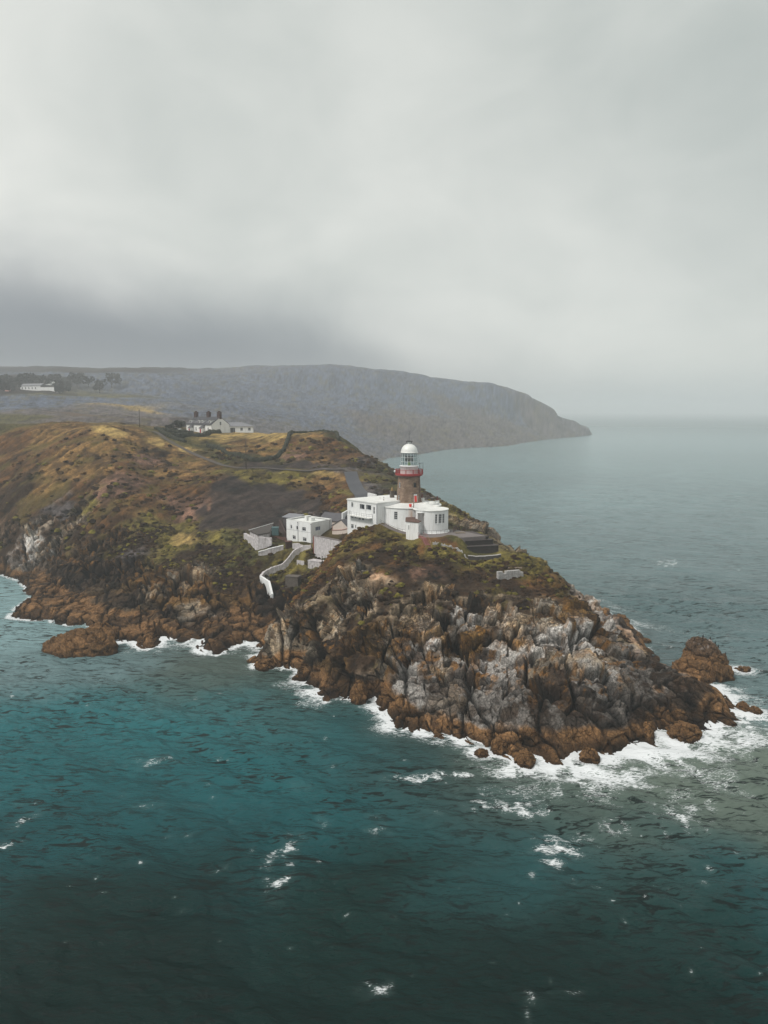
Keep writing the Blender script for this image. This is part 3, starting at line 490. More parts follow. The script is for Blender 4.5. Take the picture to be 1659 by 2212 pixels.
# choppy wind sea: crests run roughly across the picture, slightly down to the right
Z2 = np.zeros(XS.shape); zz = np.zeros(sx.shape)
r2 = np.random.default_rng(11)
amp_n = .75+.45*fbm(sx/45, sy/45, o=2, seed=200)
for i in range(46):
    lam = 1.5*(1.105**i) if i < 28 else 2.5+r2.random()*9
    d = math.radians(62+r2.normal()*26)          # travel direction
    kx, ky = math.cos(d)*2*math.pi/lam, math.sin(d)*2*math.pi/lam
    a = .0115*lam**.92*(.6+.8*r2.random())
    if lam > 12: a *= .55
    ph = sx*kx+sy*ky+r2.random()*6.28+1.4*noise(sx/(lam*2.5), sy/(lam*2.5), seed=300+i)
    w = smooth(2.2, 5.0, lam/np.maximum(st, .2))
    s = np.sin(ph); zz += w*a*(s+.28*np.cos(2*ph))
near_sh = smooth(-2, -14, SDs[near])
fine = fbm((sx*.5+sy*.87)/.8, (sx*.87-sy*.5)/1.7, o=3, seed=320)*.11*smooth(.6, .3, st)
Z2[near] = (zz*.8+fine*1.7)*amp_n*(.45+.55*near_sh)
PS = np.stack([XS, YS, Z2], -1).reshape(R2.shape+(3,))
# water colour: deep / silty inshore / sky reflection painted in as GREY; foam amount
DEEP = np.array((.0006, .013, .011)); MID = np.array((.008, .098, .112)); SILT = np.array((.085, .105, .085)); GREY = np.array((.165, .255, .27))
wc = np.zeros((len(XS), 3))+np.array((.13, .19, .195)); foam = np.zeros(XS.shape)
WP = [ # (u, v, colour, weight radius)
 (100,2150,DEEP),(800,2150,DEEP),(1500,2150,DEEP),(400,2050,DEEP),(1200,2050,DEEP),(200,1950,DEEP*1.3),(800,1950,DEEP*1.5),(1450,1950,DEEP*1.6),(1100,1800,MID*.7),(500,1800,MID*.6),(100,1800,MID*.55),
 (700,1750,MID*.9),(300,1700,MID*.9),(100,1650,MID*.9),(500,1650,MID),(700,1620,MID),(900,1680,MID*.75),(300,1550,MID*1.3),(100,1550,MID*1.3),(500,1540,MID*1.3),(700,1560,MID*.9),(100,1460,GREY*.8),(250,1440,GREY*.75),(400,1440,SILT*.8),(30,1380,GREY*1.3),(20,1290,GREY*1.5),(600,1500,SILT*.75),(500,1450,SILT*.8),
 (800,1560,SILT*.45),(850,1620,SILT*.35),(1000,1700,SILT*.3),(1150,1680,SILT*1.3),(1300,1680,SILT*2.1),(1450,1650,SILT*1.9),(1550,1700,SILT*1.5),(1600,1620,SILT*1.5),(1600,1780,SILT*.9),(1300,1740,SILT*.8),(1480,1720,SILT*1.3),(1640,1850,MID*.8),(1500,1850,MID*.65),(1640,1500,GREY*.8),(1640,2000,MID*.5),(1640,1400,GREY*.7),(1600,1300,GREY*.6),
 (1450,1200,GREY*.7),(1300,1200,GREY*.75),(1640,1150,GREY*.8),(1200,1080,GREY),(1640,1020,GREY),(1000,1000,GREY*1.1),(1400,960,GREY*1.1),(1430,1400,GREY*.4),(1100,1120,GREY*.85)]
WA = np.array([at_z(u, v)[:2] for u, v, _ in WP]); WCc = np.array([c for _, _, c in WP])
m2 = near
wxx = sx+fbm(sx/18, sy/18, o=3, seed=210)*9; wyy = sy+fbm(sx/18, sy/18, o=3, seed=211)*9
for i in range(0, len(sx), 60000):
    s = slice(i, i+60000); rn = np.hypot(sx[s], sy[s])[:, None]+1
    wgt = 1/((((wxx[s, None]-WA[:, 0])**2+(wyy[s, None]-WA[:, 1])**2)/rn)+.12*rn**.5)**2.2
    idx = np.nonzero(m2)[0][s]; wc[idx] = (wgt@WCc)/wgt.sum(1)[:, None]
FO = [ # foam patches (u, v, half-width u px, half-height v px, strength)
 (620,1840,26,26,1),(595,1920,26,16,.9),(820,1790,26,16,.75),(1210,1830,48,18,1),(1190,1870,26,12,.8),(1150,1890,10,9,.8),(815,2135,26,14,1),(1155,2150,22,12,1),(1140,2190,8,26,.6),(1215,2140,30,6,.6),(20,1826,26,10,1),(50,1770,16,14,.7),(40,1738,26,5,.6),
 (1000,1672,60,9,1),(910,1680,60,8,.9),(1040,1740,50,16,.85),(1120,1742,46,14,1),(1180,1735,40,12,.6),(1260,1802,30,18,.65),(1330,1800,30,18,.6),(1440,1800,9,9,.5),(1480,1750,60,30,.85),(1450,1720,40,10,.7),(1530,1775,36,10,.5),(340,1650,60,9,.6),(330,1740,34,8,.45),(270,1715,10,6,.6),
 (530,1445,20,5,.4),(720,1545,4,4,.8),(720,1655,6,6,.6),(1540,1880,8,6,.7),(700,1770,16,16,.5),(1250,1750,30,6,.4),(1440,1217,34,7,.8),(1600,1230,14,5,.6),(1390,1350,30,8,.7),(1440,1395,24,4,.6),(540,1840,8,16,.6),(430,1740,30,6,.4),(660,1700,30,8,.35),
 (1520,1910,9,7,.6),(1390,1945,9,6,.5),(1240,1905,18,5,.5),(1280,1918,16,4,.5),(940,1755,16,6,.5),(1590,1845,12,8,.5),(1350,1990,8,6,.5),(850,1990,18,8,.3),(400,1965,14,5,.3),(705,1590,6,5,.6),(520,1560,7,5,.5),(190,1525,7,5,.5),(28,1503,5,4,.8),(210,1890,5,4,.7),(480,1870,8,5,.35),(1290,1290,18,5,.25)]
_q = random.Random(5)
for _ in range(70):
    _v = 1480+640*_q.random()**1.3; _u = _q.uniform(-60, 1720)
    FO.append((_u, _v, _q.uniform(3, 11), _q.uniform(2, 4), _q.uniform(.42, .72)))
fwx = fbm(sx/2.4, sy/2.4, o=3, seed=240)*1.6; fwy = fbm(sx/2.4+7, sy/2.4, o=3, seed=241)*1.6; fhole = smooth(.0, .35, fbm(sx/1.6, sy/1.6, o=3, seed=242))
fm = np.zeros(sx.shape)
for u, v, hu, hv, s in FO:
    x0, y0, _ = at_z(u, v); x1, y1, _ = at_z(u+hu, v); x2, y2, _ = at_z(u, v-hv)
    ra = math.hypot(x1-x0, y1-y0); rb = math.hypot(x2-x0, y2-y0)
    q = ((sx+fwx*ra*.8-x0)/ra)**2+((sy+fwy*rb*.8-y0)/rb)**2
    fm = np.maximum(fm, s*.82*np.exp(-q*.9)*(1-.5*fhole))
# surf round the rocks: wide on the exposed point, narrow in the lee
ex = [(0,1290,2.0,.8),(60,1345,1.2,.8),(150,1420,2.5,1.2),(260,1410,3.5,1.3),(380,1390,4,1.3),(440,1400,3,1.2),(540,1415,3,1.1),(600,1450,2.5,1.0),(660,1490,6,1.1),(760,1515,2.5,1.0),(810,1530,4.5,1.3),(870,1580,3,1.2),(960,1600,4,1.2),(1050,1640,6,1.2),(1150,1660,9,1.35),(1250,1660,12,1.4),(1350,1640,13,1.4),(1430,1620,13,1.4),(1500,1600,13,1.4),(1590,1560,9,1.3),(1560,1470,6,1.1),(1600,1440,8,1.0),(1460,1420,1.2,.3),(1400,1380,2,.7),(1350,1345,4,.9),(1100,990,8,.3),(60,300,2,.3)]
EA = np.array([at_z(u, v)[:2] if v > 400 else (u, v) for u, v, _, _ in ex]); EW = np.array([(w, s) for _, _, w, s in ex])
band = (SDs[near] > -40) & (sy < 330)
bx, by = sx[band], sy[band]
wgt = 1/(((bx[:, None]-EA[:, 0])**2+(by[:, None]-EA[:, 1])**2)+4)**2
wv = (wgt@EW)/wgt.sum(1)[:, None]
dsh = -SDs[near][band]
wob = fbm(bx/6, by/6, o=3, seed=220); wid = wv[:, 0]*(1+.8*wob)
f1 = np.exp(-np.maximum(dsh, 0)/np.maximum(wid*.75, .3))*wv[:, 1]*1.08*(1-.55*smooth(-.15, .35, fbm(bx/3, by/3, o=4, seed=221)))
fm[band] = np.maximum(fm[band], f1)
# loose trailing streaks off the point
tr = smooth(.12, .5, fbm((sx*.8+sy*.6)/3.2, (sx*.6-sy*.8)/14, o=4, seed=230))*np.exp(-np.clip(-SDs[near]-4, 0, 99)/13)*smooth(15, 40, sx)*.5
fm = np.maximum(fm, tr*(sy < 230))
# a pocket of broken water round each outlying rock
for u, v, r_, s in [(1600,1448,4,1),(1618,1538,4,1.2),(185,1400,4.5,1.1),(1040,1625,3,1.2),(1520,1442,6.5,.8),(1310,1640,3,1.2),(560,1418,3,1.0),(1275,1640,3,1.2)]:
    x0, y0, _ = at_z(u, v); fm = np.maximum(fm, s*np.exp(-(((sx-x0)**2+(sy-y0)**2)/r_**2)))
foam[near] = fm
aer = np.clip(fm, 0, 1)[:, None]*.35
wc[near] = wc[near]*(1-aer)+np.array((.16, .22, .21))*aer
FA = np.stack([foam, smooth(600, 4000, RS), foam*0], -1)
m, t, b = nt('sea_water', .1); L = t.links
at = t.nodes.new('ShaderNodeVertexColor'); at.layer_name = 'Col'
fa = t.nodes.new('ShaderNodeVertexColor'); fa.layer_name = 'Aux'; sep = t.nodes.new('ShaderNodeSeparateColor'); L.new(fa.outputs[0], sep.inputs[0])
geo = t.nodes.new('ShaderNodeNewGeometry')
mp = t.nodes.new('ShaderNodeMapping'); mp.inputs['Rotation'].default_value = (0, 0, R(28)); mp.inputs['Scale'].default_value = (.55, 1.25, 1); L.new(geo.outputs['Position'], mp.inputs[0])
nA = N(t, 'ShaderNodeTexNoise', Scale=.9, Detail=8.0, Roughness=.62, Distortion=1.6); L.new(mp.outputs[0], nA.inputs['Vector'])
rg = mathn(t, 'SUBTRACT', 1.0, mathn(t, 'ABSOLUTE', mathn(t, 'MULTIPLY_ADD', nA.outputs[0], 7.0, -3.5)))   # lacy strands
nB = N(t, 'ShaderNodeTexNoise', Scale=3.2, Detail=6.0, Roughness=.7, Distortion=.8); L.new(mp.outputs[0], nB.inputs['Vector'])
lace = mathn(t, 'ADD', mathn(t, 'MULTIPLY', rg, .42), mathn(t, 'MULTIPLY', nB.outputs[0], 1.1))
lo = mathn(t, 'MULTIPLY_ADD', sep.outputs[0], -.8, 1.2)
fo = mathn(t, 'MULTIPLY', mathn(t, 'SUBTRACT', lace, lo), 3.4, clamp=True)
fo = mathn(t, 'MULTIPLY', fo, mathn(t, 'MULTIPLY', sep.outputs[0], 6.0, clamp=True))
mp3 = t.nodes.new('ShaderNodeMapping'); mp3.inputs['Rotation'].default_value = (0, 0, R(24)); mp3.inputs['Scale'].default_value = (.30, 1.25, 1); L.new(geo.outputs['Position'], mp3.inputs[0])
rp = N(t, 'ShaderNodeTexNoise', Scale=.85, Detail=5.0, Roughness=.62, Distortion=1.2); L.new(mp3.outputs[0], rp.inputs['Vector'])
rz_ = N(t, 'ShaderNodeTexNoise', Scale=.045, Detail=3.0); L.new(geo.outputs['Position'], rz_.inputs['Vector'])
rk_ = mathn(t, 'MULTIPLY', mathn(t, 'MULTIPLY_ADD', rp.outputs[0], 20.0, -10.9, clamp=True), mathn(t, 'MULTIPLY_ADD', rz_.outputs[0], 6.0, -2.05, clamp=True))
wcol = mixc(t, mathn(t, 'MULTIPLY', rk_, .93), at.outputs[0], (.004, .012, .011))  # dark wave faces painted into the water colour as streaks
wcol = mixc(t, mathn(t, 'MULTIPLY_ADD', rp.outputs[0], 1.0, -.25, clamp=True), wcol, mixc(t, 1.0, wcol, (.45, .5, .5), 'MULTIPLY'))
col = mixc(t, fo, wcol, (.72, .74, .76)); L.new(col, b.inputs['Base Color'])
rgh = mathn(t, 'ADD', mathn(t, 'MULTIPLY_ADD', fo, .6, .12), mathn(t, 'MULTIPLY', sep.outputs[1], .25)); L.new(rgh, b.inputs['Roughness'])
b.inputs['IOR'].default_value = 1.27; b.inputs['Specular IOR Level'].default_value = .2
mp2 = t.nodes.new('ShaderNodeMapping'); mp2.inputs['Rotation'].default_value = (0, 0, R(24)); mp2.inputs['Scale'].default_value = (.45, 1.2, 1); L.new(geo.outputs['Position'], mp2.inputs[0])
w1 = N(t, 'ShaderNodeTexNoise', Scale=1.5, Detail=6.0, Roughness=.6); L.new(mp2.outputs[0], w1.inputs['Vector'])
w2 = N(t, 'ShaderNodeTexNoise', Scale=.16, Detail=5.0, Roughness=.6, Distortion=.5); L.new(mp2.outputs[0], w2.inputs['Vector'])
bp = N(t, 'ShaderNodeBump', Strength=.8, Distance=.5); L.new(w1.outputs[0], bp.inputs['Height'])
bp2 = N(t, 'ShaderNodeBump', Strength=.45, Distance=2.2); L.new(w2.outputs[0], bp2.inputs['Height']); L.new(bp.outputs[0], bp2.inputs['Normal']); L.new(bp2.outputs[0], b.inputs['Normal'])
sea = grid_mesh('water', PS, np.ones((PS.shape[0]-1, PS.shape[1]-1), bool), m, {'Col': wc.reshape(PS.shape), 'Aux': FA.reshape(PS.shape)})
tag(sea, kind='structure'); sea['label'] = 'choppy teal sea with white foam against the rocks'
# ================= ground lookup on the finished land =================
ZF = P[..., 2].copy()
def gz(x, y):
    x = np.asarray(x, float); y = np.asarray(y, float)
    an = np.arctan2(x, y); a = np.interp(an, th, np.arange(len(th)))
    ac = np.interp(an, thc, np.arange(240)); rq = np.interp(np.hypot(x, y), _rt, np.arange(len(_rt)))
    i = np.clip(ac.astype(int), 0, 238); j = np.clip(rq.astype(int), 0, len(_rt)-2); fa = ac-i; fr = rq-j
    r = (IDX[i, j]*(1-fa)+IDX[i+1, j]*fa)*(1-fr)+(IDX[i, j+1]*(1-fa)+IDX[i+1, j+1]*fa)*fr
    i = np.clip(a.astype(int), 0, len(th)-2); j = np.clip(r.astype(int), 0, nr_-2); fa = a-i; fr = r-j
    return (ZF[i, j]*(1-fa)+ZF[i+1, j]*fa)*(1-fr)+(ZF[i, j+1]*(1-fa)+ZF[i+1, j+1]*fa)*fr
def gf(x, y): return float(gz(x, y))
def onland(u, v, lo=105.0, hi=1600.0):
    a = (u-CU)/FP; b = (v-CV)/FP
    Ys = np.concatenate([np.arange(lo, 450, .2), np.geomspace(450, hi, 900)]); t = Ys/(CP-b*SP)
    X_ = a*t; Z_ = H+t*(-SP-b*CP); G = gz(X_, Ys); bl = Z_ <= G
    i = bl.argmax() if bl.any() else len(Ys)-1
    return (float(X_[i]), float(Ys[i]), float(G[i]))

# ================= mesh kit =================
class MB:
    def __init__(s): s.v = []; s.f = []; s.sm = []
    def add(s, vs, fs, sm=False):
        n = len(s.v); s.v += [tuple(map(float, p)) for p in vs]; s.f += [tuple(i+n for i in f) for f in fs]; s.sm += [sm]*len(fs); return s
    def box(s, c, d, rz=0.0):
        cx, cy, cz = c; a, b, h = d[0]/2, d[1]/2, d[2]/2; co_, si = math.cos(rz), math.sin(rz)
        vs = [(cx+x*co_-y*si, cy+x*si+y*co_, cz+z) for z in (-h, h) for x, y in ((-a,-b),(a,-b),(a,b),(-a,b))]
        return s.add(vs, [(3,2,1,0),(4,5,6,7),(0,1,5,4),(1,2,6,5),(2,3,7,6),(3,0,4,7)])
    def prism(s, pts, z0, z1):
        n = len(pts); z1s = z1 if isinstance(z1, (list, tuple)) else [z1]*n; z0s = z0 if isinstance(z0, (list, tuple)) else [z0]*n
        A = sum(pts[i][0]*pts[(i+1) % n][1]-pts[(i+1) % n][0]*pts[i][1] for i in range(n))
        if A < 0: pts = pts[::-1]; z1s = list(z1s)[::-1]; z0s = list(z0s)[::-1]
        vs = [(p[0], p[1], z) for p, z in zip(pts, z0s)]+[(p[0], p[1], z) for p, z in zip(pts, z1s)]
        return s.add(vs, [tuple(range(n))[::-1], tuple(range(n, 2*n))]+[(i, (i+1) % n, n+(i+1) % n, n+i) for i in range(n)])
    def lathe(s, c, prof, seg=40, sm=True):
        cx, cy, cz = c; vs = []; fs = []
        for r, z in prof:
            for k in range(seg):
                a = 2*math.pi*k/seg; vs.append((cx+r*math.cos(a), cy+r*math.sin(a), cz+z))
        for j in range(len(prof)-1):
            for k in range(seg):
                fs.append((j*seg+k, j*seg+(k+1) % seg, (j+1)*seg+(k+1) % seg, (j+1)*seg+k))
        s.add(vs, fs, sm)
        n = len(prof)
        if prof[0][0] > .01: s.add([vs[k] for k in range(seg)], [tuple(range(seg))[::-1]])
        if prof[-1][0] > .01: s.add([vs[(n-1)*seg+k] for k in range(seg)], [tuple(range(seg))])
        return s
    def tube(s, pts, r, seg=6, r1=None):
        pts = [Vector(p) for p in pts]; n = len(pts); vs = []; fs = []
        for i, p in enumerate(pts):
            d = (pts[min(i+1, n-1)]-pts[max(i-1, 0)]).normalized(); u = d.orthogonal().normalized() if abs(d.z) < .9 else Vector((1, 0, 0)); u = (u-d*u.dot(d)).normalized(); w_ = d.cross(u)
            rr_ = r if r1 is None else r+(r1-r)*i/(n-1)
            for k in range(seg):
                a = 2*math.pi*k/seg; vs.append(p+u*rr_*math.cos(a)+w_*rr_*math.sin(a))
        for i in range(n-1):
            for k in range(seg): fs.append((i*seg+k, i*seg+(k+1) % seg, (i+1)*seg+(k+1) % seg, (i+1)*seg+k))
        fs += [tuple(range(seg))[::-1], tuple(range((n-1)*seg, n*seg))]
        return s.add(vs, fs, seg > 6)
ORG = {}
def link(name, mb, mat, parent=None, loc=None):
    if parent is not None: o0 = ORG[parent.name]
    elif loc is not None: o0 = loc
    else: o0 = (sum(p[0] for p in mb.v)/len(mb.v), sum(p[1] for p in mb.v)/len(mb.v), min(p[2] for p in mb.v))
    me = bpy.data.meshes.new(name); me.from_pydata([(p[0]-o0[0], p[1]-o0[1], p[2]-o0[2]) for p in mb.v], [], mb.f)
    me.polygons.foreach_set('use_smooth', mb.sm); me.materials.append(mat); me.update()
    o = bpy.data.objects.new(name, me); COL.objects.link(o); ORG[o.name] = o0
    if parent is not None: o.parent = parent
    else: o.location = o0
    return o
def thing(name, label, cat, loc, group=None):
    o = bpy.data.objects.new(name, None); COL.objects.link(o); o.location = loc; o.empty_display_size = .5; ORG[o.name] = tuple(loc); return tag(o, label, cat, group)
def solo(name, mb, mat, label, cat, group=None): return tag(link(name, mb, mat), label, cat, group)

# ---------- materials ----------
WHITE = surf('white_render', (.82, .82, .82), .75, .12, .5, .1, 3, stain=(.36, .33, .28), streak=.5)
ROOFW = surf('white_roof', (.74, .74, .72), .8, .22, .35, .1, 3)
OLDW = surf('weathered_whitewash', (.60, .56, .57), .9, .5, 1.6, .6, 3, stain=(.12, .09, .07), streak=.9)
MASON = surf('patchy_masonry', (.50, .48, .47), .9, .55, 2.4, .8, 5, stain=(.08, .06, .05), streak=.6)
CREAM = surf('cream_render', (.62, .53, .47), .85, .15, .6, .1, 3, stain=(.4, .25, .16), streak=.3)
SLATE = surf('dark_slate', (.085, .08, .09), .55, .35, 1.2, .3, 8)
SLATEL = surf('grey_slate', (.20, .20, .22), .6, .2, .8, .2, 8)
RED = surf('red_paint', (.32, .018, .018), .45, .25, 3, .0)
BRED = surf('bright_red_paint', (.72, .05, .03), .45, .12, 2, .0)
DRED = surf('dark_red_clay', (.14, .035, .03), .7, .3, 3)
IRON = surf('grey_iron', (.09, .09, .10), .6, .3, 3)
RUSTY = surf('rusty_iron', (.12, .07, .06), .8, .4, 4)
CONC = surf('dark_concrete', (.036, .029, .027), .9, .4, 1.0, .6, 5, stain=(.02, .016, .014), streak=.6)
PAVE = surf('grey_paving', (.17, .145, .14), .85, .25, .7, .3, 5)
REDST = surf('red_steps', (.24, .09, .075), .85, .3, 2, .3)
TIMBER = surf('dark_timber', (.05, .035, .025), .85, .4, 3)
BRICK = surf('red_brown_brick', (.13, .06, .045), .9, .45, 3, .5)
STONE = surf('dull_stone', (.12, .10, .085), .9, .5, 1.6, .7, 4)
PLAS = surf('blue_green_plastic', (.09, .17, .18), .5, .3, 1.5)
FRAME = surf('white_frame', (.68, .69, .70), .5, .05, 2)
BROWNR = surf('brown_felt', (.12, .065, .05), .9, .3, 2)
LENSG = surf('green_lens_foot', (.20, .30, .08), .4, .2, 3)
BLACK = surf('black_fitting', (.012, .012, .012), .5, .2, 3)
CARW = surf('white_car_paint', (.7, .7, .7), .3, .04, 1)
TYRE = surf('tyre_rubber', (.02, .02, .02), .8, .2, 5)
def glassm():
    m, t, b = nt('window_glass', .08); b.inputs['Base Color'].default_value = (.012, .014, .018, 1)
    tc = t.nodes.new('ShaderNodeTexCoord'); n = N(t, 'ShaderNodeTexNoise', Scale=.8); t.links.new(tc.outputs['Object'], n.inputs['Vector'])
    t.links.new(mixc(t, n.outputs[0], (.006, .006, .008), (.03, .034, .045)), b.inputs['Base Color']); return m
GLASS = glassm()
def clearm():
    m = bpy.data.materials.new('lantern_glass'); m.use_nodes = True; t = m.node_tree; t.nodes.remove(t.nodes['Principled BSDF'])
    tr = t.nodes.new('ShaderNodeBsdfTransparent'); tr.inputs[0].default_value = (.78, .84, .84, 1); g = t.nodes.new('ShaderNodeBsdfGlossy'); g.inputs['Roughness'].default_value = .08; g.inputs[0].default_value = (.9, .9, .9, 1)
    tc = t.nodes.new('ShaderNodeTexCoord'); n = N(t, 'ShaderNodeTexNoise', Scale=1.5); t.links.new(tc.outputs['Object'], n.inputs['Vector'])
    mx = t.nodes.new('ShaderNodeMixShader'); t.links.new(mathn(t, 'MULTIPLY_ADD', n.outputs[0], .1, .06), mx.inputs[0]); t.links.new(tr.outputs[0], mx.inputs[1]); t.links.new(g.outputs[0], mx.inputs[2]); t.links.new(mx.outputs[0], t.nodes['Material Output'].inputs[0]); return m
CLEAR = clearm()
def towerm():
    m, t, b = nt('coursed_tower_stone', .9); L = t.links; tc = t.nodes.new('ShaderNodeTexCoord')
    s = t.nodes.new('ShaderNodeSeparateXYZ'); L.new(tc.outputs['Object'], s.inputs[0])
    ang = mathn(t, 'MULTIPLY', mathn(t, 'ARCTAN2', s.outputs[1], s.outputs[0]), 3.3)
    cb = t.nodes.new('ShaderNodeCombineXYZ'); L.new(ang, cb.inputs[0]); L.new(s.outputs[2], cb.inputs[1])
    br = N(t, 'ShaderNodeTexBrick', Scale=1.0, **{'Mortar Size': .02, 'Brick Width': .8, 'Row Height': .38, 'Color1': (*lin(152, 130, 112), 1), 'Color2': (*lin(120, 98, 82), 1), 'Mortar': (*lin(150, 128, 112), 1)}); L.new(cb.outputs[0], br.inputs[0])
    n = N(t, 'ShaderNodeTexNoise', Scale=.7, Detail=6.0, Roughness=.7); L.new(tc.outputs['Object'], n.inputs['Vector'])
    c = mixc(t, mathn(t, 'MULTIPLY_ADD', n.outputs[0], 2.6, -.7, clamp=True), lin(86, 66, 50), br.outputs[0]); L.new(c, b.inputs['Base Color'])
    bp = N(t, 'ShaderNodeBump', Strength=.4, Distance=.05); L.new(br.outputs[1], bp.inputs['Height']); L.new(bp.outputs[0], b.inputs['Normal']); return m
TOWER = towerm()
def drumm():
    """white render with one rust run below the roof post"""
    m = surf('white_render_with_rust_run', (.82, .82, .82), .75, .12, .5, .1, 3, stain=(.36, .33, .28), streak=.5); t = m.node_tree; L = t.links; b = t.nodes['Principled BSDF']
    src = b.inputs['Base Color'].links[0].from_socket; tc = t.nodes.new('ShaderNodeTexCoord'); s = t.nodes.new('ShaderNodeSeparateXYZ'); L.new(tc.outputs['Object'], s.inputs[0])
    dx = mathn(t, 'ABSOLUTE', mathn(t, 'SUBTRACT', s.outputs[0], .25)); a = mathn(t, 'SUBTRACT', 1.0, mathn(t, 'MULTIPLY', dx, 1.25), clamp=True)
    mp = t.nodes.new('ShaderNodeMapping'); mp.inputs['Scale'].default_value = (3, 3, .25); L.new(tc.outputs['Object'], mp.inputs[0]); n = N(t, 'ShaderNodeTexNoise', Scale=1.4, Detail=4.0); L.new(mp.outputs[0], n.inputs['Vector'])
    f = mathn(t, 'MULTIPLY', a, mathn(t, 'MULTIPLY_ADD', n.outputs[0], 2.6, -.75, clamp=True), clamp=True)
    yf = mathn(t, 'LESS_THAN', s.outputs[1], -6.0)
    L.new(mixc(t, mathn(t, 'MULTIPLY', f, yf), src, (.50, .24, .09)), b.inputs['Base Color']); return m
DRUM = drumm()

# ---------- walls with real openings ----------
def plane_map(p0, p1):
    d = Vector((p1[0]-p0[0], p1[1]-p0[1], 0)); L_ = d.length; d.normalize(); n = Vector((d.y, -d.x, 0))  # outward for viewer with p0 left, p1 right
    return (lambda s, h, q=0: (p0[0]+d.x*s-n.x*q, p0[1]+d.y*s-n.y*q, h)), L_
def drum_map(c, r, a0):
    """s runs along the arc from angle a0 (0 = towards -Y, + to the right)"""
    return lambda s, h, q=0: (c[0]+(r-q)*math.sin(a0+s/r), c[1]-(r-q)*math.cos(a0+s/r), h)
def wall(mb, mf, s0, s1, h0, h1, holes, dep=.22, ds=None):
    S = {s0, s1}; Hh = {h0, h1}
    for a, b_, c_, d_ in holes: S |= {a, b_}; Hh |= {c_, d_}
    if ds:
        k = s0+ds
        while k < s1:
            if min(abs(k-x) for x in S) > .12: S.add(k)
            k += ds
    S = sorted(S); Hh = sorted(Hh)
    for i in range(len(S)-1):
        for j in range(len(Hh)-1):
            sm_, hm = (S[i]+S[i+1])/2, (Hh[j]+Hh[j+1])/2
            if any(a < sm_ < b_ and c_ < hm < d_ for a, b_, c_, d_ in holes): continue
            mb.add([mf(S[i], Hh[j]), mf(S[i+1], Hh[j]), mf(S[i+1], Hh[j+1]), mf(S[i], Hh[j+1])], [(0, 1, 2, 3)])
    for a, b_, c_, d_ in holes:
        o = [mf(a, c_), mf(b_, c_), mf(b_, d_), mf(a, d_)]; n = [mf(a, c_, dep), mf(b_, c_, dep), mf(b_, d_, dep), mf(a, d_, dep)]
        mb.add(o+n, [(0, 4, 5, 1), (1, 5, 6, 2), (2, 6, 7, 3), (3, 7, 4, 0), (4, 7, 6, 5)])
    return mb
def bar(mb, mf, a, b_, c_, d_, q0, q1):
    vs = [mf(a, c_, q1), mf(b_, c_, q1), mf(b_, d_, q1), mf(a, d_, q1), mf(a, c_, q0), mf(b_, c_, q0), mf(b_, d_, q0), mf(a, d_, q0)]
    mb.add(vs, [(0,3,2,1),(4,5,6,7),(0,1,5,4),(1,2,6,5),(2,3,7,6),(3,0,4,7)])
def window(par, mf, hole, mull=(.5,), trans=(), fr=.07, q=.10, name='window', fm=None, pm=None, sill=True, label=None):
    a, b_, c_, d_ = hole; f = MB(); e = .004
    bar(f, mf, a+e, b_-e, c_+e, c_+fr, q, q+.06); bar(f, mf, a+e, b_-e, d_-fr, d_-e, q, q+.06)
    bar(f, mf, a+e, a+fr, c_+fr, d_-fr, q, q+.06); bar(f, mf, b_-fr, b_-e, c_+fr, d_-fr, q, q+.06)
    w_, h_ = b_-a, d_-c_
    for x in mull: bar(f, mf, a+w_*x-fr*.4, a+w_*x+fr*.4, c_+fr, d_-fr, q+.002, q+.055)
    for y_ in trans: bar(f, mf, a+fr, b_-fr, c_+h_*y_-fr*.4, c_+h_*y_+fr*.4, q+.004, q+.05)
    o = link(name, f, fm or FRAME, par)
    if label: o['label'] = label
    p = MB(); bar(p, mf, a+.03, b_-.03, c_+.03, d_-.03, q+.035, q+.045); link('pane', p, pm or GLASS, o)
    if sill:
        s_ = MB(); bar(s_, mf, a-.08, b_+.08, c_-.09, c_-.004, -.07, .05); link('sill', s_, FRAME, o)
    return o
def rail(mb, pts, h=1.0, r=.03, n_r=2, sp=1.6, post=True):
    for k in range(n_r):
        hh_ = h*(1-k*.5); mb.tube([(x, y, z+hh_) for x, y, z in pts], r, 5)
    for i in range(len(pts)-1):
        a, b_ = Vector(pts[i]), Vector(pts[i+1]); n = max(1, round((b_-a).length/sp))
        for j in range(n+(i == len(pts)-2)):
            p = a.lerp(b_, j/n); mb.tube([p-Vector((0, 0, .15)), p+Vector((0, 0, h))], r, 5)
    return mb
# ================= LIGHTHOUSE =================
TC = at_y(883.35, 1087, 213.0)[:2]; ZB = 28.75
lt = thing('lighthouse_tower', 'squat brown stone lighthouse tower with red gallery and white domed lantern', 'lighthouse', (TC[0], TC[1], ZB))
holes = []
def tw_map(s, h, q=0):   # tapering round wall
    k = (h-ZB)/7.3; r = 3.46-.47*k**.8 if k > 0 else 3.46
    a = s/3.2; return (TC[0]+(r-q)*math.sin(a), TC[1]-(r-q)*math.cos(a), h)
A = lambda deg: math.radians(deg)*3.2
hd = (A(31)-.43, A(31)+.43, ZB+.02, ZB+2.45); h1_ = (A(31)-.52, A(31)+.5, 33.0, 34.25); h2_ = (A(-57)-.36, A(-57)+.36, 32.9, 34.3); h3_ = (A(-59)-.36, A(-59)+.36, 29.5, 30.8)
mb = MB(); Lh = math.pi*3.2
wall(mb, tw_map, -Lh, Lh, ZB-.4, ZB+7.3, [hd, h1_, h2_, h3_], .35, .42)
tb = link('tower_body', mb, TOWER, lt)
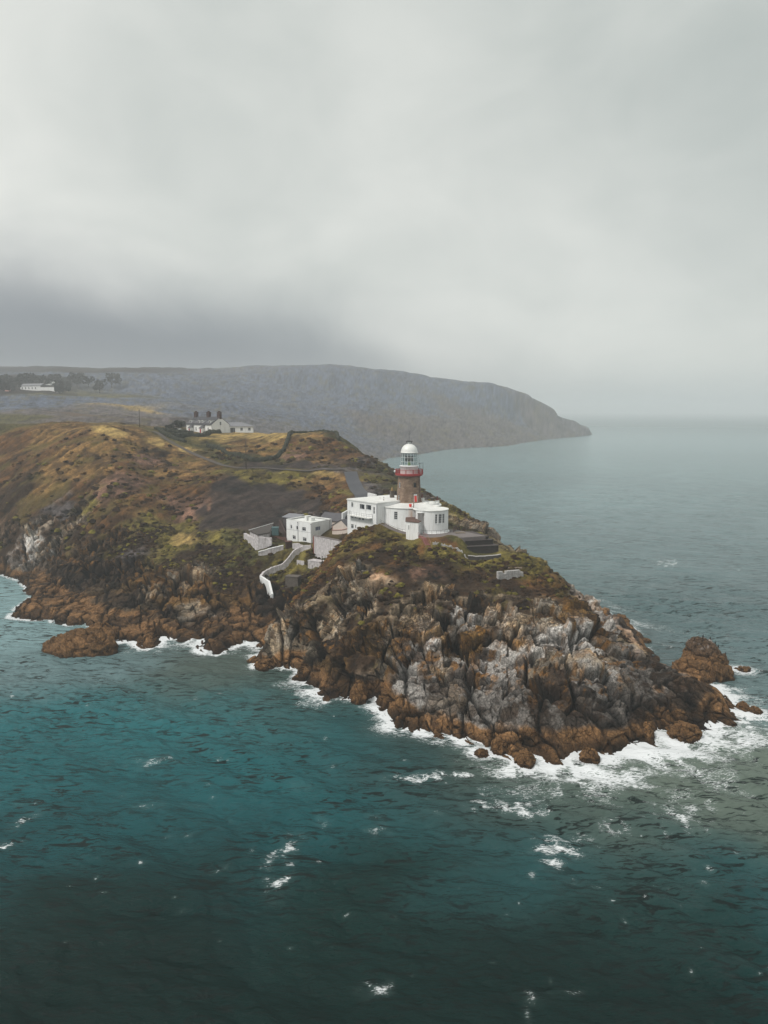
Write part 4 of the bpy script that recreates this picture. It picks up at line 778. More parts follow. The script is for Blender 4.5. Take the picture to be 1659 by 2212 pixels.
mb = MB(); mb.lathe((TC[0], TC[1], ZB), [(3.62, -.3), (3.62, .22), (3.5, .32), (3.44, .32)], 60); link('plinth', mb, TOWER, lt)
mb = MB(); bar(mb, tw_map, A(31)-1.0, A(31)+.9, ZB+2.62, ZB+2.78, -.14, .05); link('door_lintel', mb, STONE, lt)
mb = MB(); bar(mb, tw_map, hd[0]+.02, hd[1]-.02, hd[2], hd[3]-.42, .02, .10); dr = link('door', mb, BRED, lt); dr['label'] = 'bright red door at the foot of the tower'
mb = MB(); bar(mb, tw_map, hd[0]+.02, hd[1]-.02, hd[3]-.41, hd[3], .03, .10); link('door_panel', mb, FRAME, dr)
mb = MB(); bar(mb, tw_map, hd[0]-.08, hd[0]+.015, hd[2], hd[3]+.05, -.02, .06); bar(mb, tw_map, hd[1]-.015, hd[1]+.06, hd[2], hd[3]+.05, -.02, .06); link('door_frame', mb, FRAME, dr)
window(lt, tw_map, h1_, (), (), .05, .25, fm=BLACK, sill=False)
for hh_ in (h2_, h3_): window(lt, tw_map, hh_, (.5,), (.5,), .08, .08, sill=False)
# cornice under the gallery, gallery deck
mb = MB(); mb.lathe((TC[0], TC[1], ZB+7.3), [(2.98, -.35), (3.08, -.2), (3.2, -.05), (3.45, .0), (3.45, .02)], 60); link('cornice', mb, STONE, lt)
GZ = ZB+7.32
mb = MB(); mb.lathe((TC[0], TC[1], GZ), [(2.9, 0), (3.55, 0), (3.82, .30), (3.82, .52), (2.3, .52)], 60); dk = link('gallery_deck', mb, RED, lt); dk['label'] = 'red painted gallery deck'
mb = MB(); nb = 12; RG = 3.78
for i in range(nb):
    a = 2*math.pi*(i+.5)/nb; mb.box((TC[0]+RG*math.cos(a), TC[1]+RG*math.sin(a), GZ+.52+.62), (.12, .2, 1.24), a)
    for j in range(1, 7):
        a2 = a+2*math.pi/nb*j/7; mb.box((TC[0]+RG*math.cos(a2), TC[1]+RG*math.sin(a2), GZ+.52+.6), (.04, .055, 1.1), a2)
for z in (.62, 1.2): mb.tube([(TC[0]+RG*math.cos(2*math.pi*k/48), TC[1]+RG*math.sin(2*math.pi*k/48), GZ+.52+z-.5*(z < 1)) for k in range(49)], .055, 6)
gr_ = link('gallery_railing', mb, RED, lt); gr_['label'] = 'red gallery railing of posts and thin balusters'
# murette, glazing, dome
LZ = GZ+.5
mb = MB(); mb.lathe((TC[0], TC[1], LZ), [(2.42, 0), (2.42, 1.95), (2.62, 2.05), (2.62, 2.2), (2.3, 2.25), (2.2, 2.25)], 56); link('lantern_base', mb, WHITE, lt)
GB, GT, RL = LZ+2.25, LZ+5.72, 2.22
mb = MB(); ng = 16
for i in range(ng):
    a = 2*math.pi*(i+.5)/ng-math.pi/2; mb.tube([(TC[0]+RL*math.cos(a), TC[1]+RL*math.sin(a), GB), (TC[0]+RL*math.cos(a), TC[1]+RL*math.sin(a), GT)], .04, 5)
for z in (GB+.06, GB+(GT-GB)*.31, GB+(GT-GB)*.64, GT-.04): mb.tube([(TC[0]+RL*math.cos(2*math.pi*(k+.5)/ng-math.pi/2), TC[1]+RL*math.sin(2*math.pi*(k+.5)/ng-math.pi/2), z) for k in range(ng+1)], .045, 5)
gf_ = link('lantern_glazing', mb, FRAME, lt)
mb = MB()
for i in range(ng):
    a, b_ = [2*math.pi*(i+.5+e)/ng-math.pi/2 for e in (0, 1)]; r_ = RL-.02
    p = [(TC[0]+r_*math.cos(a), TC[1]+r_*math.sin(a)), (TC[0]+r_*math.cos(b_), TC[1]+r_*math.sin(b_))]
    mb.add([(*p[0], GB), (*p[1], GB), (*p[1], GT), (*p[0], GT)], [(0, 1, 2, 3)])
link('glass', mb, CLEAR, gf_)
mb = MB(); mb.lathe((TC[0], TC[1], GT), [(2.2, -.02), (2.42, 0), (2.42, .14), (2.28, .16)]+[(2.28*math.cos(a), .16+2.3*math.sin(a)) for a in [math.radians(x) for x in range(6, 84, 6)]]+[(.5, 2.44), (.5, 2.46)], 48)
dm = link('dome', mb, surf('white_dome_paint', (.78, .78, .76), .4, .06, 1), lt)
mb = MB(); mb.lathe((TC[0], TC[1], GT+2.42), [(.48, 0), (.42, .3), (.62, .62), (.62, .66), (.1, .7)], 20); link('vent', mb, FRAME, dm)
mb = MB(); mb.lathe((TC[0], TC[1], GT+3.02), [(.66, 0), (.92, .1), (.92, .18), (.5, .22)], 18)
for k in range(8):
    a = k*math.pi/4; mb.tube([(TC[0]+.5*math.cos(a), TC[1]+.5*math.sin(a), GT+2.5), (TC[0]+.9*math.cos(a), TC[1]+.9*math.sin(a), GT+3.1)], .03, 5)
link('vent_walkway', mb, BLACK, dm)
mb = MB()
for o_ in (-.16, .16):
    pts = [(TC[0]-(2.36*math.cos(a)+.05), TC[1]-.7+o_, GT+.1+2.42*math.sin(a)) for a in [math.radians(x) for x in range(0, 72, 8)]]+[(TC[0]-.55, TC[1]-.3+o_, GT+3.1)]
    mb.tube(pts, .035, 5)
link('dome_ladder', mb, IRON, dm)
mb = MB(); mb.tube([(*TC, GT+3.1), (*TC, GT+5.9)], .045, 6, .025)
for o_ in (-.28, .28, .12): mb.tube([(TC[0]+o_, TC[1], GT+4.9), (TC[0]+o_, TC[1], GT+6.1)], .02, 5)
mb.tube([(TC[0]-.28, TC[1], GT+5.1), (TC[0]+.28, TC[1], GT+5.1)], .025, 5); link('antenna', mb, IRON, lt)
# optic
mb = MB(); mb.lathe((TC[0], TC[1], GB), [(.42, 0), (.42, 1.0), (.3, 1.1)], 16); op = link('optic_foot', mb, LENSG, lt)
mb = MB(); mb.lathe((TC[0], TC[1], GB+1.1), [(.3, 0), (.48, .3), (.55, .75), (.48, 1.2), (.3, 1.45)], 16); link('lens', mb, surf('amber_lens', (.10, .085, .06), .2, .4, 2), op)
for s_ in (-1, 1):
    mb = MB(); mb.box((TC[0]+s_*.8, TC[1], GB+1.82), (.5, .3, 1.45)); link('lens_panel', mb, BLACK, op)
# gallery fittings
mb = MB(); gx, gy = TC[0]+2.9, TC[1]-1.2
for o_ in ((0, 0), (.85, .15)): mb.tube([(gx+o_[0], gy+o_[1], LZ), (gx+o_[0], gy+o_[1], LZ+3.0)], .05, 6)
mb.tube([(gx-.3, gy, LZ+2.85), (gx+.95, gy+.15, LZ+3.05)], .06, 6); mb.tube([(gx-.15, gy, LZ+.4), (gx-.15, gy, LZ+4.0)], .03, 5); link('davit', mb, IRON, lt)
mb = MB(); mb.lathe((TC[0]-3.9, TC[1]-.9, GZ+1.2), [(.1, -.3), (.28, -.15), (.28, .2), (.1, .32)], 12); link('fog_lamp', mb, FRAME, lt)
mb = MB()
for k, o_ in enumerate((0, .35)):
    a = math.radians(58+k*7); mb.tube([tw_map(3.2*a, ZB+z_, -.12) for z_ in (0, 2.4, 4.9, 7.2)], .05, 5)
for z_ in np.arange(.4, 7.2, .8): mb.tube([tw_map(3.2*math.radians(58), ZB+z_, -.12), tw_map(3.2*math.radians(65), ZB+z_, -.12)], .03, 4)
link('wall_ladder', mb, RUSTY, lt)

# ================= ROUND BUILDING AROUND THE TOWER =================
RC, ZR, ZG = 8.8, 28.15, 21.55
AC = (at_z(930.8, 1098.7, 28.0)[0], 204.4); RA = 4.6
rb = thing('round_building', 'white curved building wrapped round the foot of the brown tower', 'building', (TC[0], TC[1], ZG))
dm1 = drum_map(TC, RC, 0.0); w1_ = (RC*math.radians(-24.9)-.55, RC*math.radians(-24.9)+.45, 25.0, 27.1)
mb = MB(); wall(mb, dm1, -math.pi*RC, math.pi*RC, ZG-2.2, ZR, [w1_], .2, .55); link('drum_wall', mb, DRUM, rb)
dm2 = drum_map(AC, RA, 0.0); AW = []
for deg, wd in ((14.6, .62), (28.9, .95), (42.5, .72)):
    s_ = RA*math.radians(deg); AW.append((s_-wd/2, s_+wd/2, 24.65, 27.05))
a0, a1 = -1.15, 2.1
mb = MB(); wall(mb, dm2, RA*a0, RA*a1, ZG-1.2, ZR-.08, AW, .2, .4); link('annex_wall', mb, WHITE, rb)
window(rb, dm1, w1_, (.5,), (.25, .5, .75), .06, .08)
for h_ in AW: window(rb, dm2, h_, (.5,) if h_[1]-h_[0] < .8 else (.33, .66), (.25, .5, .75), .06, .08)
mb = MB(); mb.lathe((TC[0], TC[1], 0), [(RC+.02, ZR-.32), (RC+.14, ZR-.26), (RC+.14, ZR+.02), (RC-.1, ZR+.06), (RC-.35, ZR+.02), (3.4, ZB+.1)], 90); link('roof', mb, ROOFW, rb)
mb = MB(); mb.lathe((AC[0], AC[1], 0), [(RA+.02, ZR-.42), (RA+.14, ZR-.36), (RA+.14, ZR-.1), (RA-.1, ZR-.06), (RA-.3, ZR-.1), (.02, ZR+.14)], 60); link('annex_roof', mb, ROOFW, rb)
mb = MB(); mb.lathe((TC[0], TC[1], 0), [(RC+.02, ZG-1.5), (RC+.24, ZG-1.5), (RC+.24, ZG+.42), (RC+.02, ZG+.6)], 90); link('plinth', mb, WHITE, rb)
mb = MB(); mb.lathe((AC[0], AC[1], 0), [(RA+.02, ZG-.5), (RA+.38, ZG-.5), (RA+.38, ZG+.62), (RA+.02, ZG+.85)], 60); link('plinth', mb, WHITE, rb)
# raised back roof lobe and low white blocks
mb = MB(); mb.lathe((TC[0]+4.2, TC[1]-.6, 0), [(3.9, ZR-.2), (3.9, ZR+.55), (3.65, ZR+.6), (.02, ZR+.68)], 40); link('raised_roof', mb, ROOFW, rb)
for bx_, by_, br_, bh in ((TC[0]+4.5, TC[1]-3.3, .75, .95), (TC[0]+6.3, TC[1]-2.2, .95, 1.0), (TC[0]+7.9, TC[1]+1.6, .6, .9), (TC[0]+3.7, TC[1]+2.4, .7, 1.5), (TC[0]+7.2, TC[1]-5.6, .9, .45)):
    mb = MB(); mb.lathe((bx_, by_, ZR-.1), [(br_, 0), (br_, bh), (br_*.6, bh+.08)], 18); link('roof_block', mb, ROOFW, rb)
def pot(x_, y_, z_, h_=1.1):
    mb = MB(); mb.lathe((x_, y_, z_), [(.36, -.1), (.36, .1), (.26, .12), (.17, h_), (.21, h_+.04), (.1, h_+.1)], 12); return mb
for i, (x_, y_, z_) in enumerate(((at_z(820.9, 1083.6, 28.3)[0], 217.0, 28.2), (*at_z(829, 1088.7, 28.35)[:2], 28.3), (TC[0]+3.7, TC[1]+2.4, 29.5), (TC[0]+7.9, TC[1]+1.6, 28.95))):
    link('chimney_pot', pot(x_, y_, z_, 1.15), DRED, rb)
# lean-to porch in the angle, small platform above
pm_, _pl = plane_map((TC[0]-1.15, 199.9), (TC[0]+1.95, 197.6)); mb = MB(); PH = (2.62, 3.0, 23.2, 24.35)
wall(mb, pm_, 0, _pl, ZG-1.2, 25.2, [(.75, 1.0, 23.1, 24.3)], .12)
pm2, _pl2 = plane_map((TC[0]+1.95, 197.6), (TC[0]+2.7, 200.3)); wall(mb, pm2, 0, _pl2, ZG-1.2, 25.2, [(.85, 1.5, 22.9, 24.3)], .12)
q_ = [(TC[0]-1.15, 199.9), (TC[0]+1.95, 197.6), (TC[0]+2.7, 200.3), (TC[0]+2.0, 204.6), (TC[0]-.9, 204.8)]
wall(mb, plane_map(q_[4], q_[0])[0], 0, plane_map(q_[4], q_[0])[1], ZG-1.2, 25.2, []); link('porch_wall', mb, WHITE, rb)
mb = MB(); cxp = sum(p[0] for p in q_)/5; cyp = sum(p[1] for p in q_)/5
mb.prism([(cxp+(p[0]-cxp)*1.09, cyp+(p[1]-cyp)*1.07) for p in q_], [25.2, 25.2, 25.2, 25.5, 25.5], [25.32, 25.32, 25.35, 25.8, 25.8]); link('porch_roof', mb, BROWNR, rb)
window(rb, pm2, (.85, 1.5, 22.9, 24.3), (.5,), (.5,), .06, .05)
window(rb, pm_, (.75, 1.0, 23.1, 24.3), (), (), .05, .03, sill=False)
mb = MB(); mb.lathe((TC[0]+2.75, 201.0, 0), [(.85, ZG-1), (.85, 27.3), (1.15, 27.35), (1.15, 27.55), (.02, 27.6)], 24); link('stair_turret', mb, WHITE, rb)
mb = MB(); pts = [(TC[0]+2.75+1.1*math.cos(a), 201+1.1*math.sin(a), 27.55) for a in np.linspace(math.pi*1.0, math.pi*2.0, 7)]; rail(mb, pts, 1.0, .025, 2, .6); link('turret_rail', mb, FRAME, rb)
for x_, zt in ((TC[0]+1.35, 27.9), (TC[0]+3.35, 27.2)):
    mb = MB(); mb.tube([(x_, 199.9 if x_ < TC[0]+2 else 200.0, 25.3 if x_ < TC[0]+2 else ZG), (x_, 200.2, zt)], .05, 6); link('drainpipe', mb, RUSTY, rb)
mb = MB(); mb.lathe((TC[0]+.15, TC[1]-7.6, ZR), [(.25, 0), (.3, .3), (.42, .75), (.36, .9), (.1, 1.0)], 14); solo('red_bin', mb, BRED, 'bright red bin standing on the white round roof before the tower', 'bin')
mb = MB(); mb.tube([(TC[0]+1.0, TC[1]-8.2, ZR), (TC[0]+1.0, TC[1]-8.2, ZR+1.25)], .11, 8); solo('rusty_post', mb, RUSTY, 'short rusty post at the roof edge above the rust stain', 'post')
mb = MB(); rail(mb, [(TC[0]+1.1, TC[1]-7.6, ZR), (TC[0]+2.0, TC[1]-9.6, ZR), (TC[0]+3.9, TC[1]-10.2, ZR)], 1.05, .022, 2, .8); solo('roof_railing', mb, FRAME, 'thin white railing on the roof beside the stair turret', 'railing')

# ================= THREE-STOREY WHITE BLOCK =================
ZT = 29.3
fa, fb, fc = at_z(750.2, 1077.8, ZT)[:2], at_z(814.8, 1087.0, ZT)[:2], at_z(842.8, 1069.3, ZT)[:2]
fdv = (fb[0]+fc[0]-fa[0], fb[1]+fc[1]-fa[1])
wb = thing('white_block', 'white three-storey flat-roofed block with a railed balcony left of the tower', 'building', (fa[0], fa[1], 18.5))
mf, LL = plane_map(fa, fb)
def fw(x0, x1, v0, v1, m=(.45,), tr=(), nm='window'):
    k = lambda x: (x-158)/(810-158)*LL
    s0, s1 = k(x0), k(x1); vt = 360+((x0+x1)/2-158)*.161
    sc2 = 10.08*FP/(fa[1]+(fb[1]-fa[1])*(s0/LL))
    return (s0, s1, ZT-(v1-vt)/sc2, ZT-(v0-vt)/sc2), m, tr, nm
ws = [fw(245,290,437,540,(.45,)), fw(435,540,482,592,(.28,)), fw(573,682,500,610,(.26,)), fw(236,290,708,780,(.5,)), fw(325,350,722,785,()), fw(405,455,740,825,(.45,)), fw(478,527,745,838,(.45,)), fw(240,295,920,1015,(.45,)), fw(330,352,935,1012,())]
dw = fw(726, 758, 545, 702, ())
mb = MB(); wall(mb, mf, 0, LL, 13, ZT-.25, [w[0] for w in ws]+[dw[0]], .2)
for p, q in ((fb, fdv), (fdv, fc), (fc, fa)): mm, l2 = plane_map(p, q); wall(mb, mm, 0, l2, 13, ZT-.25, [])
link('wall', mb, WHITE, wb)
for h_, m_, tr_, nm in ws: window(wb, mf, h_, m_, (.72,) if h_[1]-h_[0] < 1.2 and m_ else (), .07, .08)
o = window(wb, mf, dw[0], (), (.45,), .1, .08, name='door', sill=False)
def inset(q, d):
    cx_, cy_ = sum(p[0] for p in q)/4, sum(p[1] for p in q)/4
    return [(p[0]+(p[0]-cx_)/math.hypot(p[0]-cx_, p[1]-cy_)*d, p[1]+(p[1]-cy_)/math.hypot(p[0]-cx_, p[1]-cy_)*d) for p in q]
quad = [fa, fb, fdv, fc]
mb = MB(); mb.prism(inset(quad, .22), ZT-.25, ZT-.02); mb.prism(inset(quad, .1), ZT-.02, ZT+.1); link('roof', mb, ROOFW, wb)
mb = MB(); s0, s1 = (222-158)/652*LL, (715-158)/652*LL
bz = 25.15
vs = [mf(s0, 0), mf(s1, 0), mf(s1, 0, -1.25), mf(s0, 0, -1.25)]
mb.prism([v[:2] for v in vs], bz-.22, bz); bl = link('balcony', mb, ROOFW, wb)
mb = MB(); rail(mb, [mf(s0+.05, bz, -.05), mf(s0+.05, bz, -1.2), mf(s1-.05, bz, -1.2), mf(s1-.05, bz, -.05)], 1.0, .028, 2, 1.1); link('railing', mb, IRON, bl)
mb = MB(); mb.tube([mf(LL-.1, ZT-.3, -.08), mf(LL-.1, 21, -.08)], .06, 6); link('drainpipe', mb, surf('blue_grey_pipe', (.1, .11, .17), .5), wb)
cx_, cy_, _ = at_z(847, 1075.5, ZT)
mb = MB(); mb.box((cx_, cy_, ZT+.9), (1.0, 1.0, 1.9), .4); mb.box((cx_, cy_, ZT+1.92), (1.15, 1.15, .2), .4); ch = link('chimney', mb, STONE, wb)
mb = MB(); mb.lathe((cx_, cy_, ZT+2.02), [(.42, 0), (.4, .2), (.12, .95), (.1, .97)], 10); link('chimney_pot', mb, surf('ochre_clay', (.30, .2, .08), .85, .3), ch)
for u_, v_ in ((829.0, 1079.0),):
    x_, y_, _ = at_z(u_, v_, ZT+.1); mb = MB(); mb.tube([(x_, y_, ZT), (x_, y_, ZT+.95)], .04, 5); mb.tube([(x_-.2, y_, ZT+.7), (x_+.2, y_, ZT+.7)], .03, 5); link('roof_aerial', mb, IRON, wb)

# ================= TWO-STOREY WHITE HOUSE BELOW =================
Z2T = 21.4
c0, cm, c1 = at_z(618.5, 1122.3, Z2T)[:2], at_z(672.8, 1130.6, Z2T)[:2], at_z(716.9, 1122.3, Z2T)[:2]
cb_ = (c0[0]+c1[0]-cm[0], c0[1]+c1[1]-cm[1])
wh = thing('white_house', 'square white two-storey house with parapet roof in the hollow below the block', 'house', (cm[0], cm[1], 15.0))
m0, l0 = plane_map(c0, cm); m1, l1 = plane_map(cm, c1)
def hw(x0, x1, v0, v1, xa, xb, va, vb, LL_, ya, yb):
    k = lambda x: (x-xa)/(xb-xa)*LL_; xm = (x0+x1)/2; vt = va+(xm-xa)/(xb-xa)*(vb-va); s_ = 6.048*FP/(ya+(yb-ya)*(xm-xa)/(xb-xa)); return (k(x0), k(x1), Z2T-(v1-vt)/s_, Z2T-(v0-vt)/s_)
g0 = (755, 1083, 550, 600, l0, c0[1], cm[1]); g1 = (1083, 1350, 600, 550, l1, cm[1], c1[1])
wl = [hw(808,830,620,670,*g0), hw(885,910,635,685,*g0), hw(962,1010,650,702,*g0), hw(835,876,762,812,*g0), hw(970,1015,788,840,*g0)]
wr = [hw(1133,1198,642,695,*g1)]
mb = MB(); wall(mb, m0, 0, l0, 12.5, Z2T, wl, .2); wall(mb, m1, 0, l1, 12.5, Z2T, wr, .2)
for p, q in ((c1, cb_), (cb_, c0)): mm, l2 = plane_map(p, q); wall(mb, mm, 0, l2, 12.5, Z2T, [])
link('wall', mb, WHITE, wh)
for h_ in wl: window(wh, m0, h_, (.5,) if h_[1]-h_[0] > 1 else (), (.7,), .08, .07)
for h_ in wr: window(wh, m1, h_, (.65,), (), .08, .07, pm=surf('pale_reflecting_glass', (.18, .2, .28), .15))
quad = [c0, cm, c1, cb_]
mb = MB(); mb.prism(inset(quad, -.3), Z2T-.5, Z2T-.28); mb.prism(inset([c0, cm, (cm[0]*.98+c1[0]*.02, cm[1]*.98+c1[1]*.02), (c0[0]*.98+cb_[0]*.02, c0[1]*.98+cb_[1]*.02)], .05), Z2T-.02, Z2T+.2)
mb.prism(inset([cm, c1, (c1[0]*.98+cb_[0]*.02, c1[1]*.98+cb_[1]*.02), (cm[0]*.98+c0[0]*.02, cm[1]*.98+c0[1]*.02)], .05), Z2T-.015, Z2T+.205)
mb.prism(inset([c1, cb_, (cb_[0]*.97+c0[0]*.03, cb_[1]*.97+c0[1]*.03), (c1[0]*.97+cm[0]*.03, c1[1]*.97+cm[1]*.03)], .04), Z2T-.01, Z2T+.21)
mb.prism([(c0[0]*.97+cm[0]*.03, c0[1]*.97+cm[1]*.03), (cb_[0]*.97+c1[0]*.03, cb_[1]*.97+c1[1]*.03), cb_, c0], Z2T-.012, Z2T+.19); link('roof', mb, ROOFW, wh)
mx_ = ((c0[0]+c1[0])/2, (c0[1]+c1[1])/2)
mb = MB(); mb.box((mx_[0]-.4, mx_[1]+.3, Z2T+.4), (1.6, 1.0, 1.5), .7); mb.box((mx_[0]+.9, mx_[1]-.8, Z2T+.2), (1.4, 1.4, 1.1), .7); link('chimney', mb, ROOFW, wh)
for mm, s_, z0_, mt in ((m0, (910-755)/328*l0, 15.3, IRON), (m0, l0-.15, 14.5, IRON), (m1, (1320-1083)/267*l1, 15.5, RUSTY)):
    mb = MB(); mb.tube([mm(s_, Z2T-.15, -.08), mm(s_, z0_, -.08)], .055, 6); mb.box(mm(s_, Z2T-.3, -.1), (.22, .22, .25)); link('drainpipe', mb, mt, wh)
mb = MB(); bar(mb, m0, 0, l0-.05, Z2T-2.85, Z2T-2.77, -.03, .01); link('string_course', mb, surf('grey_band', (.4, .4, .41), .8), wh)

# ================= GABLED OUTBUILDING, SLATE ROOFED STORE =================
ga, gb = at_y(717.5, 1134.7, 224.0), at_y(753, 1133, 219.5)
mgf, gl = plane_map(ga, gb); ob = thing('cream_outbuilding', 'low cream gabled outbuilding squeezed between the white house and the white block', 'outbuilding', (ga[0], ga[1], 17.5))
ez, az = 20.5, 22.5; mb = MB(); nrm = Vector(mgf(0, 0, 9))-Vector(mgf(0, 0, 0))
wall(mb, mgf, 0, gl, 13, ez, []); mb.add([mgf(0, ez), mgf(gl, ez), mgf(gl*.55, az)], [(0, 1, 2)])
mb.add([mgf(0, 13), mgf(0, 13, 9), mgf(0, ez, 9), mgf(0, ez)], [(0, 1, 2, 3)]); mb.add([mgf(gl, 13), mgf(gl, 13, 9), mgf(gl, ez, 9), mgf(gl, ez)], [(3, 2, 1, 0)]); link('wall', mb, CREAM, ob)
mb = MB()
for s_, k in ((-.25, 1), (gl+.2, -1)):
    a_, b2_ = mgf(s_, ez-.12, -.2), mgf(gl*.55, az+.06, -.2); a2_, c2_ = mgf(s_, ez-.12, 9), mgf(gl*.55, az+.06, 9)
    mb.add([a_, b2_, c2_, a2_, *[(p[0], p[1], p[2]+.12) for p in (a_, b2_, c2_, a2_)]], [(0,1,2,3),(7,6,5,4),(0,4,5,1),(1,5,6,2),(2,6,7,3),(3,7,4,0)])
link('roof', mb, SLATE, ob)
mb = MB(); mb.tube([mgf(.1, 19.2, -.1), mgf(gl*.6, 19.7, -.1), mgf(gl-.1, 20.4, -.1)], .06, 6); mb.tube([mgf(.12, ez-.1, -.1), mgf(.12, 19.2, -.1)], .05, 6); link('drainpipe', mb, surf('red_oxide_pipe', (.35, .08, .05), .6), ob)
sa, sb = at_y(690, 1116, 236), at_y(757, 1106, 230); ms, sl_ = plane_map(sa, sb)
st_ = thing('slate_store', 'long low store with a dark slate roof behind the cream outbuilding', 'outbuilding', (sa[0], sa[1], 18))
mb = MB(); wall(mb, ms, 0, sl_, 14, 20.6, [])
for s_ in (0, sl_): mb.add([ms(s_, 14), ms(s_, 14, 6), ms(s_, 20.6, 6), ms(s_, 22.4, 3), ms(s_, 20.6)], [(0, 1, 2, 3, 4)])
wall(mb, lambda s, h, q=0: ms(sl_-s, h, 6-q), 0, sl_, 14, 20.6, []); link('wall', mb, CREAM, st_)
mb = MB()
for q0, q1 in ((-.3, 3), (6.3, 3)):
    pts = [ms(-.2, 20.5, q0), ms(sl_+.2, 20.5, q0), ms(sl_+.2, 22.5, q1), ms(-.2, 22.5, q1)]; mb.add(pts+[(p[0], p[1], p[2]+.12) for p in pts], [(3,2,1,0),(4,5,6,7),(0,1,5,4),(1,2,6,5),(2,3,7,6),(3,0,4,7)])
link('roof', mb, SLATE, st_)
mb = MB(); pl_ = [at_z(740.5, 1108.5, 23.4), at_z(754.5, 1100.5, 23.4)]; mm, l2 = plane_map(*pl_); bar(mb, mm, 0, l2, 20.2, 23.4, 0, .4); solo('parapet_wall', mb, WHITE, 'short white wall behind the slate roof beside the white block', 'wall')
mb = MB(); pl_ = [at_y(794, 1070, 246), at_y(811, 1074, 241)]; mm, l2 = plane_map(*pl_); bar(mb, mm, 0, l2, 23.0, pl_[0][2]+.8, 0, .5); solo('road_end_wall', mb, WHITE, 'low white wall at the foot of the road behind the block roof', 'wall')
# steel gate / stair cage in front of the cream wall
mb = MB(); ca, cb2 = at_y(739.5, 1156, 214), at_y(750.5, 1157, 211)
for dz in (0, .9, 1.8): mb.tube([(ca[0], ca[1], 18.0+dz), (cb2[0], cb2[1], 18.0+dz)], .03, 5)
for f_ in (0, .25, .5, .75, 1): mb.tube([(ca[0]+(cb2[0]-ca[0])*f_, ca[1]+(cb2[1]-ca[1])*f_, 16.6), (ca[0]+(cb2[0]-ca[0])*f_, ca[1]+(cb2[1]-ca[1])*f_, 20.0 if f_ in (0, .5) else 19.8)], .035, 5)
solo('yard_gate', mb, RUSTY, 'thin rusty yard gate in front of the cream outbuilding', 'gate')
# ================= WALLS, YARD, TERRACES =================
def strip_wall(name, pts, hts, thick, mat, label, cat='wall', cap=None, group=None):
    """pts: (x, y, ztop); hts: height below the top"""
    n = len(pts); V2 = [Vector(p[:2]) for p in pts]; off = []
    for i in range(n):
        d = (V2[min(i+1, n-1)]-V2[max(i-1, 0)]).normalized(); off.append(Vector((-d.y, d.x))*thick/2)
    mb = MB(); vs = []
    for i, p in enumerate(pts):
        h_ = hts[i] if isinstance(hts, (list, tuple)) else hts; o_ = off[i]
        vs += [(p[0]-o_.x, p[1]-o_.y, p[2]-h_), (p[0]+o_.x, p[1]+o_.y, p[2]-h_), (p[0]+o_.x, p[1]+o_.y, p[2]), (p[0]-o_.x, p[1]-o_.y, p[2])]
    fs = [(0, 1, 2, 3), tuple(4*(n-1)+k for k in (3, 2, 1, 0))]
    for i in range(n-1):
        for k in range(4): fs.append((4*i+k, 4*(i+1)+k, 4*(i+1)+(k+1) % 4, 4*i+(k+1) % 4))
    mb.add(vs, [tuple(reversed(f)) for f in fs])
    if cap is None: return solo(name, mb, mat, label, cat, group)
    r = thing(name, label, cat, (pts[0][0], pts[0][1], pts[0][2]-1), group); link('wall_face', mb, mat, r)
    c = MB(); vs = []
    for i, p in enumerate(pts):
        o_ = off[i]*1.2; vs += [(p[0]-o_.x, p[1]-o_.y, p[2]+.005), (p[0]+o_.x, p[1]+o_.y, p[2]+.005), (p[0]+o_.x, p[1]+o_.y, p[2]+.14), (p[0]-o_.x, p[1]-o_.y, p[2]+.14)]
    c.add(vs, [tuple(reversed(f)) for f in fs]); link('coping', c, cap, r); return r
def sub(pts, n=5, j=.12, seed=1):
    r_ = random.Random(seed); o = []
    for a, b_ in zip(pts[:-1], pts[1:]):
        for k in range(n): t_ = k/n; o.append(tuple(a[i]+(b_[i]-a[i])*t_+(r_.uniform(-j, j) if i == 2 else 0) for i in range(3)))
    return o+[pts[-1]]
Y_ = at_y
strip_wall('retaining_wall', [Y_(678.9, 1157, 217.5), Y_(705, 1162, 213), Y_(742, 1169.5, 205)], 14, .7, OLDW, 'tall stained white retaining wall running into the rock shoulder', cap=PAVE)
strip_wall('retaining_wall', [Y_(676.5, 1190, 218.2), Y_(677.5, 1160, 218.6)][::1] and [Y_(677.3, 1158.5, 218.8), Y_(678.3, 1158.5, 217.0)], 7, .35, surf('raw_red_edge', (.25, .06, .045), .9), 'narrow red brick end of the tall retaining wall')
strip_wall('path_wall', [(p[0], p[1], max(p[2], gf(p[0], p[1])+1.3)) for p in sub([Y_(563, 1243, 213), Y_(571, 1233.5, 215), Y_(586, 1226, 216.3), Y_(608, 1219, 217.5), Y_(626, 1215, 218.5), Y_(640, 1202, 219.5), Y_(650, 1187, 220), Y_(659, 1179, 220), Y_(673, 1180, 219)], 5, .1, 3)], [6]*41, .7, OLDW, 'curving whitewashed path wall climbing to the white house')
strip_wall('path_wall', sub([Y_(563.2, 1243.5, 212.5), Y_(581, 1255, 208), Y_(588, 1283, 203.5)], 5, .06, 4), 4, .6, WHITE, 'bright white end wall dropping towards the dark cove', 'wall')
strip_wall('foot_wall', sub([Y_(633, 1174, 222), Y_(643, 1174, 221), Y_(655, 1178, 220.5)], 4, .12, 5), [3.6]*9, .6, OLDW, 'flaking white wall right under the white house', 'wall')
mb = MB(); a_, b_ = Y_(665, 1211, 211.5), Y_(692, 1211, 209); mm, l2 = plane_map(a_, b_)
wall(mb, mm, 0, l2, 7, a_[2], [(1.5, 1.75, 8, a_[2]-1.1)], .2); bar(mb, mm, -.05, l2+.1, a_[2]+.003, a_[2]+.16, -.08, 2.5)
